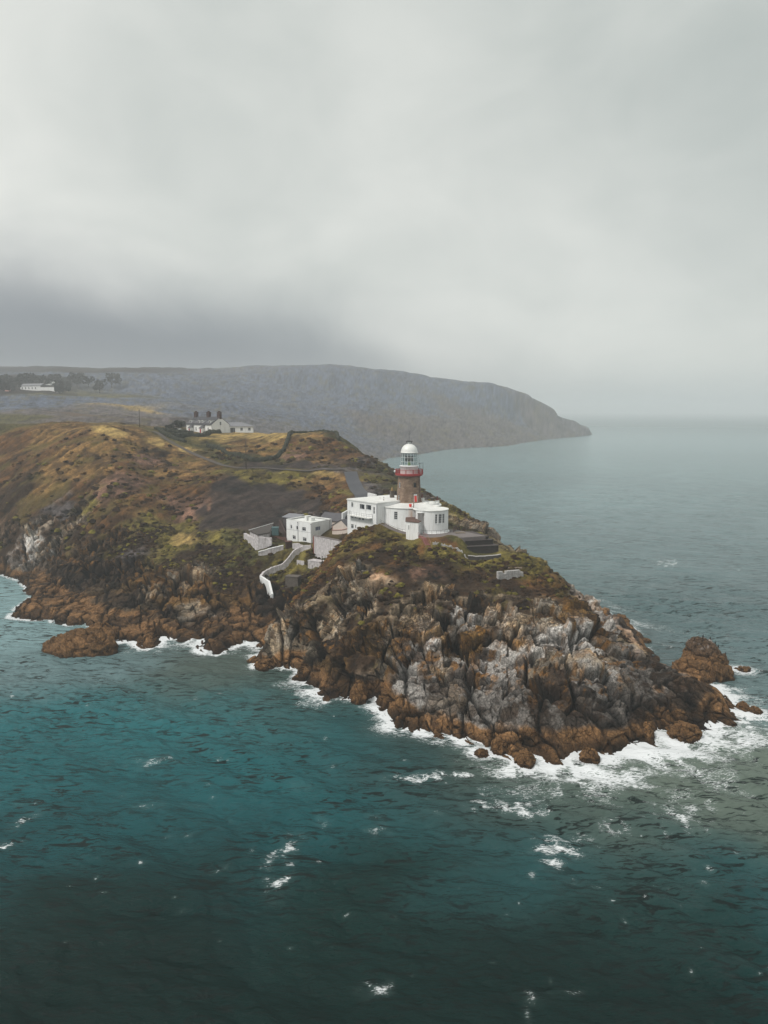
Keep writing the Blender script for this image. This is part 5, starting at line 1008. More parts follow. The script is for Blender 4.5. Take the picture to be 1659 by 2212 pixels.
for s_ in (0, l2): mb.add([mm(s_, 7), mm(s_, 7, 2.4), mm(s_, a_[2], 2.4), mm(s_, a_[2])], [(0, 1, 2, 3)])
solo('stone_bastion', mb, OLDW, 'small square whitewashed bastion at the foot of the retaining wall', 'bastion')
mb = MB(); mm, l2 = plane_map(Y_(641, 1216, 215.5), Y_(657, 1214, 214)); zt = Y_(641, 1210, 215)[2]
wall(mb, mm, 0, l2, 8, zt, [(.35, .9, 8.2, zt-.9)], .5); solo('doorway_wall', mb, OLDW, 'piece of pale wall with a doorway below the climbing path', 'wall')
strip_wall('garden_wall', sub([Y_(558, 1193, 221), Y_(580, 1186, 221.5), Y_(612, 1178.6, 222.5)], 5, .08, 6), [.9, 1.2, 1.6, 2, 2.2, 2.4, 2.5, 2.5, 2.4, 2.2, 2], .6, OLDW, 'low tapering whitewashed wall on the green slope', cap=WHITE)
strip_wall('yard_wall', sub([Y_(529, 1151, 234), Y_(541, 1158, 229), Y_(551, 1163, 226), Y_(558, 1159.5, 224.5), Y_(587, 1161.5, 224)], 4, .15, 7), [1.6, 2, 2.2, 2.4, 2.6, 2.2, 2.4, 2.8, 3.2, 3.4, 3.6, 3.8, 3.8, 3.6, 3.2, 2.6, 2.2], .8, OLDW, 'ragged thick whitewashed wall in front of the flat-roofed shed')
mb = MB(); c_ = Y_(623.5, 1170, 223.5); mb.lathe((c_[0], c_[1], c_[2]), [(1.05, -6), (1.0, 0), (1.12, .02), (1.12, .2), (.02, .25)], 20); solo('brick_pier', mb, BRICK, 'round red-brown brick pier at the corner of the white house', 'pier')
strip_wall('brick_wall', [Y_(586, 1157, 232), Y_(618, 1161, 230)], 2.6, .4, BRICK, 'low brown brick wall between the shed and the white house')
mb = MB(); mm, l2 = plane_map(Y_(616, 1249, 203.5), Y_(643, 1246, 202.5)); zt = Y_(630, 1247, 203)[2]
wall(mb, mm, 0, l2, 3, zt, []); bar(mb, mm, -.1, l2+.1, zt+.003, zt+.2, -.1, 2.5); mb.add([mm(l2, 3), mm(l2, 3, 2.4), mm(l2, zt, 2.4), mm(l2, zt)], [(0, 1, 2, 3)]); mb.add([mm(0, 3), mm(0, 3, 2.4), mm(0, zt, 2.4), mm(0, zt)], [(3, 2, 1, 0)])
solo('stone_hut', mb, STONE, 'dark stone blockhouse below the curving white path wall', 'hut')
# sheds in the yard
zr = 17.7; q = [at_z(590.4, 1130.6, zr)[:2], at_z(537.5, 1145.5, zr)[:2], at_z(556.5, 1154.6, zr)[:2], at_z(583, 1149.8, zr)[:2]]
sh = thing('flat_shed', 'dark flat-roofed shed with a white front edge at the foot of the steep slope', 'shed', (*q[2], 14.5))
mb = MB(); mb.prism(inset(q, -.3), 13, zr-.3); link('wall', mb, OLDW, sh)
mb = MB(); mb.prism(q, [zr-.3, zr-.3, zr-.3, zr-.3], [zr+.1, zr, zr, zr]); link('roof', mb, surf('dark_felt', (.06, .05, .045), .9), sh)
mb = MB(); mb.tube([(*q[0], zr+.12), (*q[1], zr+.08)], .1, 5); link('ridge_trim', mb, WHITE, sh)
c_ = Y_(595, 1154, 232); tk = thing('water_tank', 'blue-green ribbed water tank beside the flat-roofed shed', 'tank', (c_[0], c_[1], c_[2]))
mb = MB(); mb.box((c_[0], c_[1], c_[2]+.9), (2.0, 1.6, 2.3))
for k in range(5): mb.box((c_[0]-.8+k*.4, c_[1]-.86, c_[2]+.9), (.14, .12, 2.2))
link('tank_body', mb, PLAS, tk); mb = MB(); mb.box((c_[0], c_[1], c_[2]+2.13), (2.1, 1.7, .14)); link('lid', mb, PLAS, tk)
gs = thing('grey_shed', 'small grey shed with a blue-grey sloping roof behind the white house', 'shed', (*Y_(626, 1130, 238)[:2], 17))
mm, l2 = plane_map(Y_(612, 1124, 239), Y_(642, 1124, 236)); mb = MB(); wall(mb, mm, 0, l2, 15, 20.9, [(1.7, 2.9, 20.05, 20.75)], .15)
mb.add([mm(0, 15), mm(0, 15, 3), mm(0, 21.6, 3), mm(0, 20.9)], [(3, 2, 1, 0)]); mb.add([mm(l2, 15), mm(l2, 15, 3), mm(l2, 21.6, 3), mm(l2, 20.9)], [(0, 1, 2, 3)]); link('wall', mb, surf('grey_boards', (.10, .085, .09), .9, .3), gs)
mb = MB(); pts = [mm(-.3, 20.9, -.4), mm(l2+.3, 20.9, -.4), mm(l2+.3, 21.7, 3.3), mm(-.3, 21.7, 3.3)]; mb.add(pts+[(p[0], p[1], p[2]+.14) for p in pts], [(3,2,1,0),(4,5,6,7),(0,1,5,4),(1,2,6,5),(2,3,7,6),(3,0,4,7)]); link('roof', mb, SLATEL, gs)
window(gs, mm, (1.7, 2.9, 20.05, 20.75), (.5,), (), .08, .04, sill=False)
# shed walls dark corner next to the tank
strip_wall('dark_wall', [Y_(604, 1122, 240), Y_(617, 1150, 231)], 5, .5, surf('dark_brown_wall', (.06, .035, .03), .9, .4), 'dark reddish wall between the slope and the white house')
# paved platform and stepped terraces
zp = 22.0
pf = [at_z(905, 1156, zp), at_z(919, 1161, zp), at_z(975, 1161.5, zp), at_z(1003, 1161, zp), at_z(1048.9, 1157.7, zp), at_z(985, 1144, zp), at_z(960, 1143, zp), at_z(900, 1143, zp)]
mb = MB(); mb.prism([p[:2] for p in pf], 19.5, zp-.25); mb.prism([(p[0], p[1]) for p in pf], zp-.245, zp-.0); pfo = tag(link('platform', mb, PAVE), kind='structure'); pfo['label'] = 'grey paved apron in front of the white round building'
tr_ = thing('terrace_steps', 'flight of giant dark concrete terraces below the grey paved apron', 'terrace', (at_z(1045, 1200, 17.7)[0], 191.0, 17.7))
for (ul, ur, v0, zt, zb, vb) in ((1001, 1055, 1160, 21.85, 20.0, 1150), (1005.5, 1065, 1167, 21.1, 18.5, 1157), (1009, 1077, 1179.5, 19.85, 14.5, 1166)):
    a_, b_ = at_z(ul, v0+1.6, zt), at_z(ur, v0-1.8, zt); mm, l2 = plane_map(a_, b_)
    pts = [mm(0, 0)[:2], mm(l2, 0)[:2], mm(l2, 0, 9)[:2], mm(0, 0, 9)[:2]]
    mb = MB(); mb.prism(pts, zb, zt-.12); stp = link('step', mb, CONC, tr_)
    mb = MB(); mb.prism([mm(-.08, 0, -.08)[:2], mm(l2+.08, 0, -.08)[:2], mm(l2+.08, 0, 9)[:2], mm(-.08, 0, 9)[:2]], zt-.115, zt); link('tread', mb, surf('worn_tread', (.06, .048, .045), .9, .3), stp)
a_, b_ = Y_(1011, 1204.5, 190.3), Y_(1082, 1200, 190.8)
strip_wall('block_wall', [(p[0], p[1], max(p[2], gf(p[0], p[1])+.8)) for p in sub([a_, b_], 8, .08, 8)], 2.2, .6, surf('grey_blocks', (.07, .062, .06), .9, .45, 2, .5), 'grey block wall with a whitewashed top at the foot of the terraces', cap=MASON)
strip_wall('stone_wall', [(p[0], p[1], gf(p[0], p[1])+random.uniform(.25, 1.0)) for p in sub([Y_(934.6, 1189, 190), Y_(957, 1196, 189.5), Y_(985, 1202, 190), Y_(1011, 1206.5, 190)], 8, .0, 9)], 1.4, .6, MASON, 'tumbled pale stone wall curving left of the terraces')
a_, b_ = onland(1076, 1252), onland(1130.5, 1248); mb = MB(); mm, l2 = plane_map((a_[0], a_[1], 0), (b_[0], b_[1], 0)); zt = max(a_[2], b_[2])+1.75
random.seed(3); nn = 16
for k in range(nn):
    s0, s1 = l2*k/nn, l2*(k+1)/nn-.02
    for j_ in range(5):
        z0_ = zt-2.6+j_*.52; dj = random.uniform(-.05, .06)
        if j_ == 4 and random.random() < .25: continue
        bar(mb, mm, s0+random.uniform(-.05, .05), s1+random.uniform(-.05, .04), z0_, z0_+.50, dj, .8)
solo('masonry_block', mb, MASON, 'isolated block of white pitted masonry on the turf above the cliff', 'wall')
a_, b_ = onland(1090, 1229), onland(1128, 1230); mb = MB(); mm, l2 = plane_map(a_[:2]+(0,), b_[:2]+(0,)); bar(mb, mm, 0, l2, min(a_[2], b_[2])-.2, max(a_[2], b_[2])+.22, 0, .5); solo('stone_slab', mb, surf('buff_slab', (.24, .18, .14), .9), 'thin buff slab lying on the turf behind the white masonry block', 'slab')
# red steps
s0_, s1_ = Vector(at_z(909, 1158, 22.0)), Vector(onland(926, 1185)); mb = MB(); ns = 13
stt = thing('red_steps', 'narrow red concrete steps running down the turf from the apron', 'steps', tuple(s1_))
ang = math.atan2(s1_.y-s0_.y, s1_.x-s0_.x)
for k in range(ns):
    p = s0_.lerp(s1_, (k+.5)/ns); zz_ = max(p.z, gf(p.x, p.y)); mb = MB(); mb.box((p.x, p.y, zz_-.15), ((s1_-s0_).length/ns*.98, 1.3, .55), ang); link('step', mb, REDST, stt)
for sgn in (-1, 1):
    mb = MB(); o_ = Vector((-math.sin(ang), math.cos(ang), 0))*.72*sgn; pts = [(p.x, p.y, max(p.z, gf(p.x, p.y))+.1) for p in [s0_.lerp(s1_, f_)+o_ for f_ in (0, .33, .66, 1)]]; rail(mb, pts, .85, .03, 1, 1.5); link('handrail', mb, surf('pale_red_rail', (.35, .16, .14), .7), stt)
# railings
def edge_pts(c, r, d0, d1, z, n=9): return [(c[0]+r*math.sin(math.radians(a)), c[1]-r*math.cos(math.radians(a)), z) for a in np.linspace(d0, d1, n)]
mb = MB(); rail(mb, edge_pts(AC, RA+1.0, -38, 62, 22.0, 9), 1.0, .028, 2, 2.2); solo('safety_railing', mb, IRON, 'thin iron railing round the right-hand bulge of the white building', 'railing')
mb = MB(); pts = [(x_, y_, gf(x_, y_)) for x_, y_, _ in edge_pts(TC, RC+1.6, -62, -4, 0, 9)]; rail(mb, pts, 1.0, .028, 2, 2.2); solo('safety_railing', mb, IRON, 'thin iron railing along the path round the left side of the drum', 'railing')
mb = MB(); a_, b_, c_ = at_z(979, 1150, zp), at_z(984, 1146, zp), at_z(990, 1144.5, zp); rail(mb, [a_, b_, c_], 1.35, .05, 2, .8); mb.tube([(a_[0], a_[1], zp+.2), (c_[0], c_[1], zp+1.8)], .05, 5); solo('timber_rail', mb, RUSTY, 'short brown slanting handrail where the apron meets the round building', 'railing')
c_ = at_z(994, 1151.5, zp); mb = MB(); mb.box((c_[0], c_[1], zp+.12), (2.6, 1.4, .22), .1); mb.box((c_[0], c_[1], zp+.27), (2.0, 1.0, .08), .1); solo('hatch_cover', mb, surf('buff_hatch', (.22, .18, .14), .9), 'flat buff hatch cover lying on the grey apron', 'hatch')
# path round the drum foot
mb = MB(); oi = edge_pts(TC, RC+.25, -75, 5, 0, 20); oo = edge_pts(TC, RC+1.9, -75, 5, 0, 20)
vs = [(p[0], p[1], gf(p[0], p[1])+.06) for p in oi]+[(p[0], p[1], gf(p[0], p[1])+.06) for p in oo]; vs += [(p[0], p[1], p[2]-1.5) for p in vs[:]]
fs = []
for k in range(19): fs += [(k, 20+k, 21+k, k+1), (20+k, 60+k, 61+k, 21+k)]
mb.add(vs, fs); po = tag(link('path', mb, PAVE), kind='structure'); po['label'] = 'narrow paved path round the foot of the drum'
# fence posts
for i, (u, v) in enumerate(((939.4, 1203), (963.2, 1211), (987, 1219.5), (1014.3, 1227))):
    x_, y_, z_ = onland(u, v); mb = MB(); mb.tube([(x_, y_, z_-.3), (x_+.03, y_, z_+1.15+.25*(i == 3))], .075, 6)
    solo('fence_post', mb, TIMBER, ('leftmost of the four thin posts on the turf, near the red steps', 'second post from the red steps, below the tumbled stone wall', 'third post from the red steps, with a pale stone beside it', 'tallest of the four posts, below the grey block wall')[i], 'post', 'posts of the old fence on the turf')
x_, y_, z_ = onland(696, 1222); mb = MB(); mb.tube([(x_, y_, z_-.3), (x_, y_, z_+2.6)], .12, 7); solo('dark_post', mb, TIMBER, 'thick dark post against the tall retaining wall', 'post')

# ================= ROAD, LANE =================
def strip(name, uvY, wdt, mat, label, sub_=14):
    pts = [Vector(Y_(*p)) for p in uvY]; o = []
    for a, b_ in zip(pts[:-1], pts[1:]):
        for k in range(sub_): o.append(a.lerp(b_, k/sub_))
    o.append(pts[-1]); vs = []; n = len(o); nx = 7
    for i, p in enumerate(o):
        d = (o[min(i+1, n-1)]-o[max(i-1, 0)]); d.z = 0; d.normalize(); s_ = Vector((-d.y, d.x, 0))
        zc = [gf(p.x+s_.x*wdt*(k/(nx-1)-.5), p.y+s_.y*wdt*(k/(nx-1)-.5)) for k in range(nx)]; zm = sum(zc)/nx
        for k in range(nx):
            t_ = k/(nx-1)-.5; vs.append((p.x+s_.x*wdt*t_, p.y+s_.y*wdt*t_, max(zc[k], zm)+.10))
    fs = [(i*nx+k, (i+1)*nx+k, (i+1)*nx+k+1, i*nx+k+1) for i in range(n-1) for k in range(nx-1)]
    mb = MB(); mb.add(vs, [tuple(reversed(f)) for f in fs], True); o_ = tag(link(name, mb, mat), kind='structure'); o_['label'] = label; return o_
TAR = surf('wet_tarmac', (.034, .034, .045), .5, .3, .5, .2)
strip('road', ROADP, 5.0, TAR, 'dark wet road dropping behind the white block')
strip('lane', LANEP, 2.1, surf('worn_lane', (.075, .06, .052), .8, .35, .5), 'narrow lane running across the slope to the cottages')
# ================= COTTAGES =================
cg = thing('cottage_row', 'long white cottage row with slate roof, red doors and three brick chimneys on the hill', 'cottage', (*at_y(457.3, 933.8, 396)[:2], 41.9))
G0 = at_y(457.3, 934, 396)[:2]; ph = R(45); LG, WG = 24.0, 10.7
gd = (math.cos(ph), math.sin(ph)); fd = (-math.sin(ph), math.cos(ph)); zb_, ze, za = 42.0, 46.3, 50.1
G1 = (G0[0]+gd[0]*WG, G0[1]+gd[1]*WG); F1 = (G0[0]+fd[0]*LG, G0[1]+fd[1]*LG); K1 = (G1[0]+fd[0]*LG, G1[1]+fd[1]*LG)
mgb, _ = plane_map(G0, G1); mfr, _ = plane_map(F1, G0)
gw = [(4.8, 5.8, 46.0, 47.8)]; mb = MB(); wall(mb, mgb, 0, WG, 39, ze, []); 
mb.add([mgb(0, ze), mgb(WG, ze), mgb(WG/2, za)], [(0, 1, 2)])
fwd = []
DO = [(5.3, 6.4), (16.0, 17.1)]
for a in (1.8, 8.8, 12.6, 20.2): fwd.append((a, a+1.0, 43.0, 44.9))
wall(mb, mfr, 0, LG, 39, ze, fwd, .2)
for p, q in ((G1, K1), (K1, F1)): mm, l2 = plane_map(p, q); wall(mb, mm, 0, l2, 39, ze, [])
mm, l2 = plane_map(K1, F1); mb.add([mm(0, ze), mm(l2, ze), mm(l2/2, za)], [(0, 1, 2)]); link('wall', mb, WHITE, cg)
def proud(par, mf_, h_, **kw):
    return window(par, mf_, h_, (.5,), (.5,), .08, -.09, sill=False, **kw)
proud(cg, mgb, gw[0])
for h_ in fwd: window(cg, mfr, h_, (), (.5,), .08, .08)
mb = MB()
def slab(mb, p, t_=.16): mb.add(p+[(q[0], q[1], q[2]+t_) for q in p], [(3,2,1,0),(4,5,6,7),(0,1,5,4),(1,2,6,5),(2,3,7,6),(3,0,4,7)])
rid = lambda s: (G0[0]+gd[0]*WG/2+fd[0]*s, G0[1]+gd[1]*WG/2+fd[1]*s)
def off(p, a, b_): return (p[0]+gd[0]*a+fd[0]*b_, p[1]+gd[1]*a+fd[1]*b_)
slab(mb, [(*off(F1, -.35, .2), ze-.2), (*off(G0, -.35, -.12), ze-.2), (*rid(-.12), za+.05), (*rid(LG+.2), za+.05)])
slab(mb, [(*off(G1, .35, -.12), ze-.2), (*off(K1, .35, .2), ze-.2), (*rid(LG+.2), za+.05), (*rid(-.12), za+.05)]); rf = link('roof', mb, surf('wet_slate', (.05, .05, .06), .8, .25, .8), cg)
mb = MB(); mb.prism([off(F1, .15, -.3), off(G0, .15, 1.2), off(G0, 2.2, 1.2), off(F1, 2.2, -.3)], ze+.1, [ze+.75, ze+.75, ze+1.9, ze+1.9]); link('dormer_band', mb, SLATE, rf)
for s_ in (.9, 10.7, LG-1.2):
    p = rid(s_); mb = MB(); mb.box((p[0], p[1], za+.7), (1.3, 2.3, 3.3), ph); mb.box((p[0], p[1], za+2.45), (1.5, 2.5, .25), ph)
    for k in (-.6, 0, .6): mb.box((p[0]-math.sin(ph)*0+fd[0]*k*.0+gd[0]*0+fd[0]*k, p[1]+fd[1]*k, za+2.8), (.45, .45, .6), ph)
    link('chimney', mb, surf('sooty_brick', (.06, .028, .024), .9, .4), rf)
for s_ in (3.8, 11.9, 15.1, 22.0):   # dormers on the left slope
    c_ = off(F1, 1.35, 0); c_ = (F1[0]+(G0[0]-F1[0])*s_/LG+gd[0]*1.45, F1[1]+(G0[1]-F1[1])*s_/LG+gd[1]*1.45)
    mb = MB(); mb.box((c_[0], c_[1], ze+1.35), (2.5, 1.35, 1.7), ph); dmr = link('dormer', mb, WHITE, rf)
    mb = MB(); mb.box((c_[0]+gd[0]*.1, c_[1]+gd[1]*.1, ze+2.3), (2.9, 1.65, .2), ph); link('dormer_roof', mb, SLATE, dmr) if False else link('dormer_roof', mb, SLATE, rf)
    mb = MB(); mb.box((c_[0]-gd[0]*1.29, c_[1]-gd[1]*1.29, ze+1.4), (.06, .8, 1.0), ph); link('pane', mb, GLASS, rf)
for a, b_ in DO:
    s_ = (a+b_)/2; c_ = (F1[0]+(G0[0]-F1[0])*s_/LG-gd[0]*.95, F1[1]+(G0[1]-F1[1])*s_/LG-gd[1]*.95)
    mb = MB(); mb.box((c_[0], c_[1], 43.0), (1.9, 2.2, 3.1), ph); pc = link('porch', mb, WHITE, cg)
    mb = MB(); e_ = lambda x_, y_, z_: (c_[0]+gd[0]*x_+fd[0]*y_, c_[1]+gd[1]*x_+fd[1]*y_, z_)
    slab(mb, [e_(-1.2, 1.35, 44.4), e_(-1.2, -1.35, 44.4), e_(.94, -1.35, 45.9), e_(.94, 1.35, 45.9)], .15); link('porch_roof', mb, SLATE, pc)
    mb = MB(); mb.box((c_[0]-gd[0]*.98, c_[1]-gd[1]*.98, 42.95), (.08, 1.15, 2.3), ph); d_ = link('door', mb, surf('cottage_red_door', (.32, .012, .02), .45, .1), pc)
mb = MB(); mb.tube([(G0[0]+gd[0]*-.05-fd[0]*.1, G0[1]-.15, ze-.3), mgb(.2, 44.4, -.1), mgb(1.6, 43.2, -.1), mgb(1.7, 42, -.1)], .07, 6); link('drainpipe', mb, IRON, cg)
# low wing to the right
w0 = off(G1, -1.5, 1.6); wdv = (math.cos(R(9)), math.sin(R(9))); wn = (-wdv[1], wdv[0]); LW, DW = 14.2, 7.5
w1 = (w0[0]+wdv[0]*LW, w0[1]+wdv[1]*LW); w2 = (w1[0]+wn[0]*DW, w1[1]+wn[1]*DW); w3 = (w0[0]+wn[0]*DW, w0[1]+wn[1]*DW); mw, _ = plane_map(w0, w1)
WH = [(2.5, 5.0, 42.0, 44.7), (7.6, 8.9, 43.1, 44.7), (11.6, 12.9, 43.1, 44.7), (.9, 1.6, 42.2, 44.6)]
mb = MB(); wall(mb, mw, 0, LW, 39, 45.3, WH, .2)
for p, q in ((w1, w2), (w2, w3), (w3, w0)): mm, l2 = plane_map(p, q); wall(mb, mm, 0, l2, 39, 45.3, [])
link('wing_wall', mb, WHITE, cg)
for i, h_ in enumerate(WH): window(cg, mw, h_, (.33, .66) if i == 0 else ((.5,) if i < 3 else ()), (), .1, .08, sill=i in (1, 2))
mb = MB(); o4 = [(w0[0]-wdv[0]*.4-wn[0]*.4, w0[1]-wdv[1]*.4-wn[1]*.4), (w1[0]+wdv[0]*.4-wn[0]*.4, w1[1]+wdv[1]*.4-wn[1]*.4), (w2[0]+wdv[0]*.4+wn[0]*.4, w2[1]+wdv[1]*.4+wn[1]*.4), (w3[0]-wdv[0]*.4+wn[0]*.4, w3[1]-wdv[1]*.4+wn[1]*.4)]
r0 = (w0[0]+wn[0]*DW/2+wdv[0]*.2, w0[1]+wn[1]*DW/2); r1 = (w0[0]+wn[0]*DW/2+wdv[0]*(LW-6), w0[1]+wn[1]*DW/2+wdv[1]*(LW-6))
vs = [(*p, 45.3) for p in o4]+[(*r0, 47.4), (*r1, 47.4)]; mb.add(vs, [(3, 2, 1, 0), (0, 1, 5, 4), (1, 2, 5), (2, 3, 4, 5), (3, 0, 4)]); link('wing_roof', mb, SLATEL, cg)
mb = MB(); bar(mb, mgb, -.2, WG+.2, 39, 42.1, -.2, -.02); bar(mb, mw, 2, LW, 39, 42.0, -.15, -.02); link('plinth', mb, TIMBER, cg)

# ================= HEDGES =================
LEAFD = surf('hedge_leaves', lin(40, 42, 24), .9, .5, 1.2, 1.0, 2.5)
LEAFB = surf('bush_leaves', lin(38, 40, 26), .9, .5, .9, 1.0, 2)
def hedge(uvY, wdt, h_, label):
    pts = [Vector((*Y_(*p)[:2], 0)) for p in uvY]; o = []
    for a, b_ in zip(pts[:-1], pts[1:]):
        n = max(2, int((b_-a).length/.7))
        for k in range(n): o.append(a.lerp(b_, k/n))
    o.append(pts[-1]); prof = [(-.5, -.6), (-.52, .35), (-.42, .8), (-.15, 1.0), (.15, 1.02), (.42, .82), (.52, .35), (.5, -.6)]; m_ = len(prof); vs = []
    for i, p in enumerate(o):
        d = (o[min(i+1, len(o)-1)]-o[max(i-1, 0)]).normalized(); s_ = Vector((-d.y, d.x, 0)); z0_ = gf(p.x, p.y)
        for k, (a, b_) in enumerate(prof):
            j = .22*random.uniform(-1, 1); vs.append((p.x+s_.x*(a*wdt+j), p.y+s_.y*(a*wdt+j), z0_+h_*b_*(1+.18*random.uniform(-1, 1))))
    n = len(o); fs = [(i*m_+k, i*m_+k+1, (i+1)*m_+k+1, (i+1)*m_+k) for i in range(n-1) for k in range(m_-1)]+[tuple(range(m_))[::-1], tuple(range((n-1)*m_, n*m_))]
    mb = MB(); mb.add(vs, fs); return solo('hedge', mb, LEAFD, label, 'hedge')
hedge([(448, 966, 343), (480, 972, 334), (520, 985, 322), (545, 992, 317), (575, 991, 319), (600, 982, 327), (618, 965, 341), (630, 943, 363)], 1.5, 1.5, 'dark hedge curving round the lower edge of the tan field')
hedge([(630, 942, 364), (660, 938, 368), (690, 936, 368), (727, 936, 361), (732, 940, 352)], 1.4, 1.2, 'straight hedge along the skyline right of the tan field')
hedge([(335, 936, 385), (365, 934, 392), (402, 931, 398)], 1.6, 1.4, 'uppermost short hedge left of the cottages')
hedge([(358, 944, 362), (385, 938, 376), (415, 933, 388)], 1.8, 1.5, 'middle hedge left of the cottages, between two strips of lawn')
hedge([(372, 952, 352), (400, 950, 358), (430, 945, 368), (455, 940, 380), (475, 939, 386)], 2.4, 1.8, 'thick hedge running up to the cottage gable')
hedge([(338, 939, 366), (352, 950, 352), (372, 956, 346), (400, 962, 341)], 1.8, 1.4, 'hedge along the lane left of the cottages')
# ================= BUSHES AND FAR TREES =================
def leafy(name, c, rx, ry, rz, mat, label, cat, group=None, nl=500, trunk=0.0, seed=1, ls=.5):
    """a crown of many small leaf sprays on a branching stem"""
    rd = np.random.default_rng(seed); r = thing(name, label, cat, c, group)
    blobs = [(rd.normal(0, .42), rd.normal(0, .42), rd.uniform(.25, .95), rd.uniform(.25, .5)) for _ in range(9)]
    mb = MB()
    for k in range(nl):
        bx_, by_, bz_, br_ = blobs[k % 9]; d = rd.normal(size=3); d /= np.linalg.norm(d)+1e-6; q = br_*rd.uniform(.5, 1)**.5
        p = Vector((c[0]+rx*(bx_+d[0]*q), c[1]+ry*(by_+d[1]*q), c[2]+trunk+rz*max(0, bz_+d[2]*q*.8)))
        u_ = Vector(rd.normal(size=3)).normalized(); v_ = u_.orthogonal().normalized(); s_ = ls*rd.uniform(.6, 1.4)
        mb.add([p-u_*s_-v_*s_*.6, p+u_*s_-v_*s_*.5, p+u_*s_*.7+v_*s_*.7, p-u_*s_*.8+v_*s_*.6], [(0, 1, 2, 3)])
    link('crown' if trunk else 'foliage', mb, mat, r)
    mb = MB(); mb.tube([(c[0], c[1], c[2]-.6), (c[0]+.1, c[1], c[2]+trunk+rz*.5)], max(.12, rx*.07), 6, .05)
    for k in range(4):
        a = k*1.6; mb.tube([(c[0], c[1], c[2]+trunk*.6+rz*.15), (c[0]+rx*.5*math.cos(a), c[1]+ry*.5*math.sin(a), c[2]+trunk+rz*.6)], max(.07, rx*.04), 5, .03)
    link('trunk' if trunk else 'stem', mb, TIMBER, r); return r
for u, v, Yd, rx, rz, lb in ((388, 934, 415, 5.5, 3.4, 'dark rounded bush left of the cottages beside the white shed'), (572, 932, 420, 5.0, 2.8, 'dark low bush at the right end of the cottages'), (586, 932.5, 424, 4.0, 2.2, 'smaller bush at the far right, on the edge of the tan field'), (366, 935, 410, 2.5, 1.6, 'tiny bush left of the rounded bush')):
    x_, y_, _ = Y_(u, v, Yd); leafy('bush', (x_, y_, gf(x_, y_)), rx, 3, rz, LEAFB, lb, 'bush', 'bushes by the cottages', 420, 0, int(u), .35)
FT = surf('far_tree_leaves', lin(50, 52, 48), .9, .4, .3, 0)
ft0 = None
tl = [(8, 812, 900), (30, 818, 880), (52, 812, 930), (70, 822, 940), (92, 806, 960), (118, 806, 980), (140, 812, 950), (165, 804, 1000), (190, 808, 1010), (128, 836, 870), (214, 815, 980), (240, 806, 1040), (20, 842, 840), (0, 835, 830)]
near_labels = ['far tree in the misty line at the left edge of the hill', None]
for i, (u, v, Yd) in enumerate(tl):
    x_, y_, _ = Y_(u, v, Yd); c = (x_, y_, gf(x_, y_)-.5)
    if i < 3: o = leafy('far_tree', c, 11-2*(i % 2), 9, 10+i, FT, 'x', 'tree', 'misty trees near the long white house', 420, 3, 50+i, 1.1); protos = (globals().get('protos') or [])+[o]
    else:
        s = protos[i % 3]; o = s.copy(); COL.objects.link(o); o.location = c; o.rotation_euler = (0, 0, i*1.3); o.scale = (.85+.1*(i % 4),)*3
        for chd in list(s.children): d_ = chd.copy(); COL.objects.link(d_); d_.parent = o
    o['label'] = 'hazy dark tree among the far woods round the long white house'
# long far house
c_ = Y_(84, 841, 900); fh = thing('far_house', 'long low white house in the mist on the far left hillside', 'house', (c_[0], c_[1], gf(c_[0], c_[1])))
gz0 = gf(c_[0], c_[1]); mm, l2 = plane_map(Y_(44, 841, 905)[:2], Y_(124, 843, 890)[:2]); mb = MB(); hs_ = [(2+k*4.6, 3.4+k*4.6, gz0+1.6, gz0+4.0) for k in range(6)]
wall(mb, mm, 0, l2*.55, gz0-5, gz0+5.6, hs_[:5], .3); bar(mb, mm, l2*.55, l2, gz0-5, gz0+3.6, 0, 7); bar(mb, mm, l2-1.3, l2-.02, gz0-5, gz0+6.2, -.1, 5); link('wall', mb, WHITE, fh)
for h_ in hs_[:5]: window(fh, mm, h_, (.5,), (), .12, .1, sill=False)
mb = MB(); pts = [mm(-.5, gz0+5.5, -.5), mm(l2*.56, gz0+5.5, -.5), mm(l2*.56, gz0+8, 5), mm(-.5, gz0+8, 5)]; slab(mb, pts); pts = [mm(l2*.56, gz0+5.5, 10.5), mm(-.5, gz0+5.5, 10.5), mm(-.5, gz0+8, 5), mm(l2*.56, gz0+8, 5)]; slab(mb, pts); link('roof', mb, SLATEL, fh)
for u, v, Yd, wd, lb, mt in ((16, 826, 860, 4, 'tiny pale pink house at the far left edge, left of the long house', surf('pale_pink_render', (.7, .35, .3), .8)), (105, 817, 990, 6, 'tiny white house up the hill, nearly lost in mist', WHITE), (121, 817, 1010, 9, 'second tiny misty house, right of the other', WHITE)):
    x_, y_, _ = Y_(u, v, Yd); z_ = gf(x_, y_); hs2 = thing('far_house', lb, 'house', (x_, y_, z_)); mb = MB(); mb.box((x_, y_, z_+1.2), (wd, 5, 4.4)); link('wall', mb, mt, hs2)
    mb = MB(); mb.add([(x_-wd/2-.3, y_-2.8, z_+3.4), (x_+wd/2+.3, y_-2.8, z_+3.4), (x_+wd/2+.3, y_+2.8, z_+3.4), (x_-wd/2-.3, y_+2.8, z_+3.4), (x_-wd/2-.3, y_, z_+5.2), (x_+wd/2+.3, y_, z_+5.2)], [(3,2,1,0),(0,1,5,4),(2,3,4,5),(1,2,5),(3,0,4)]); link('roof', mb, SLATEL, hs2)
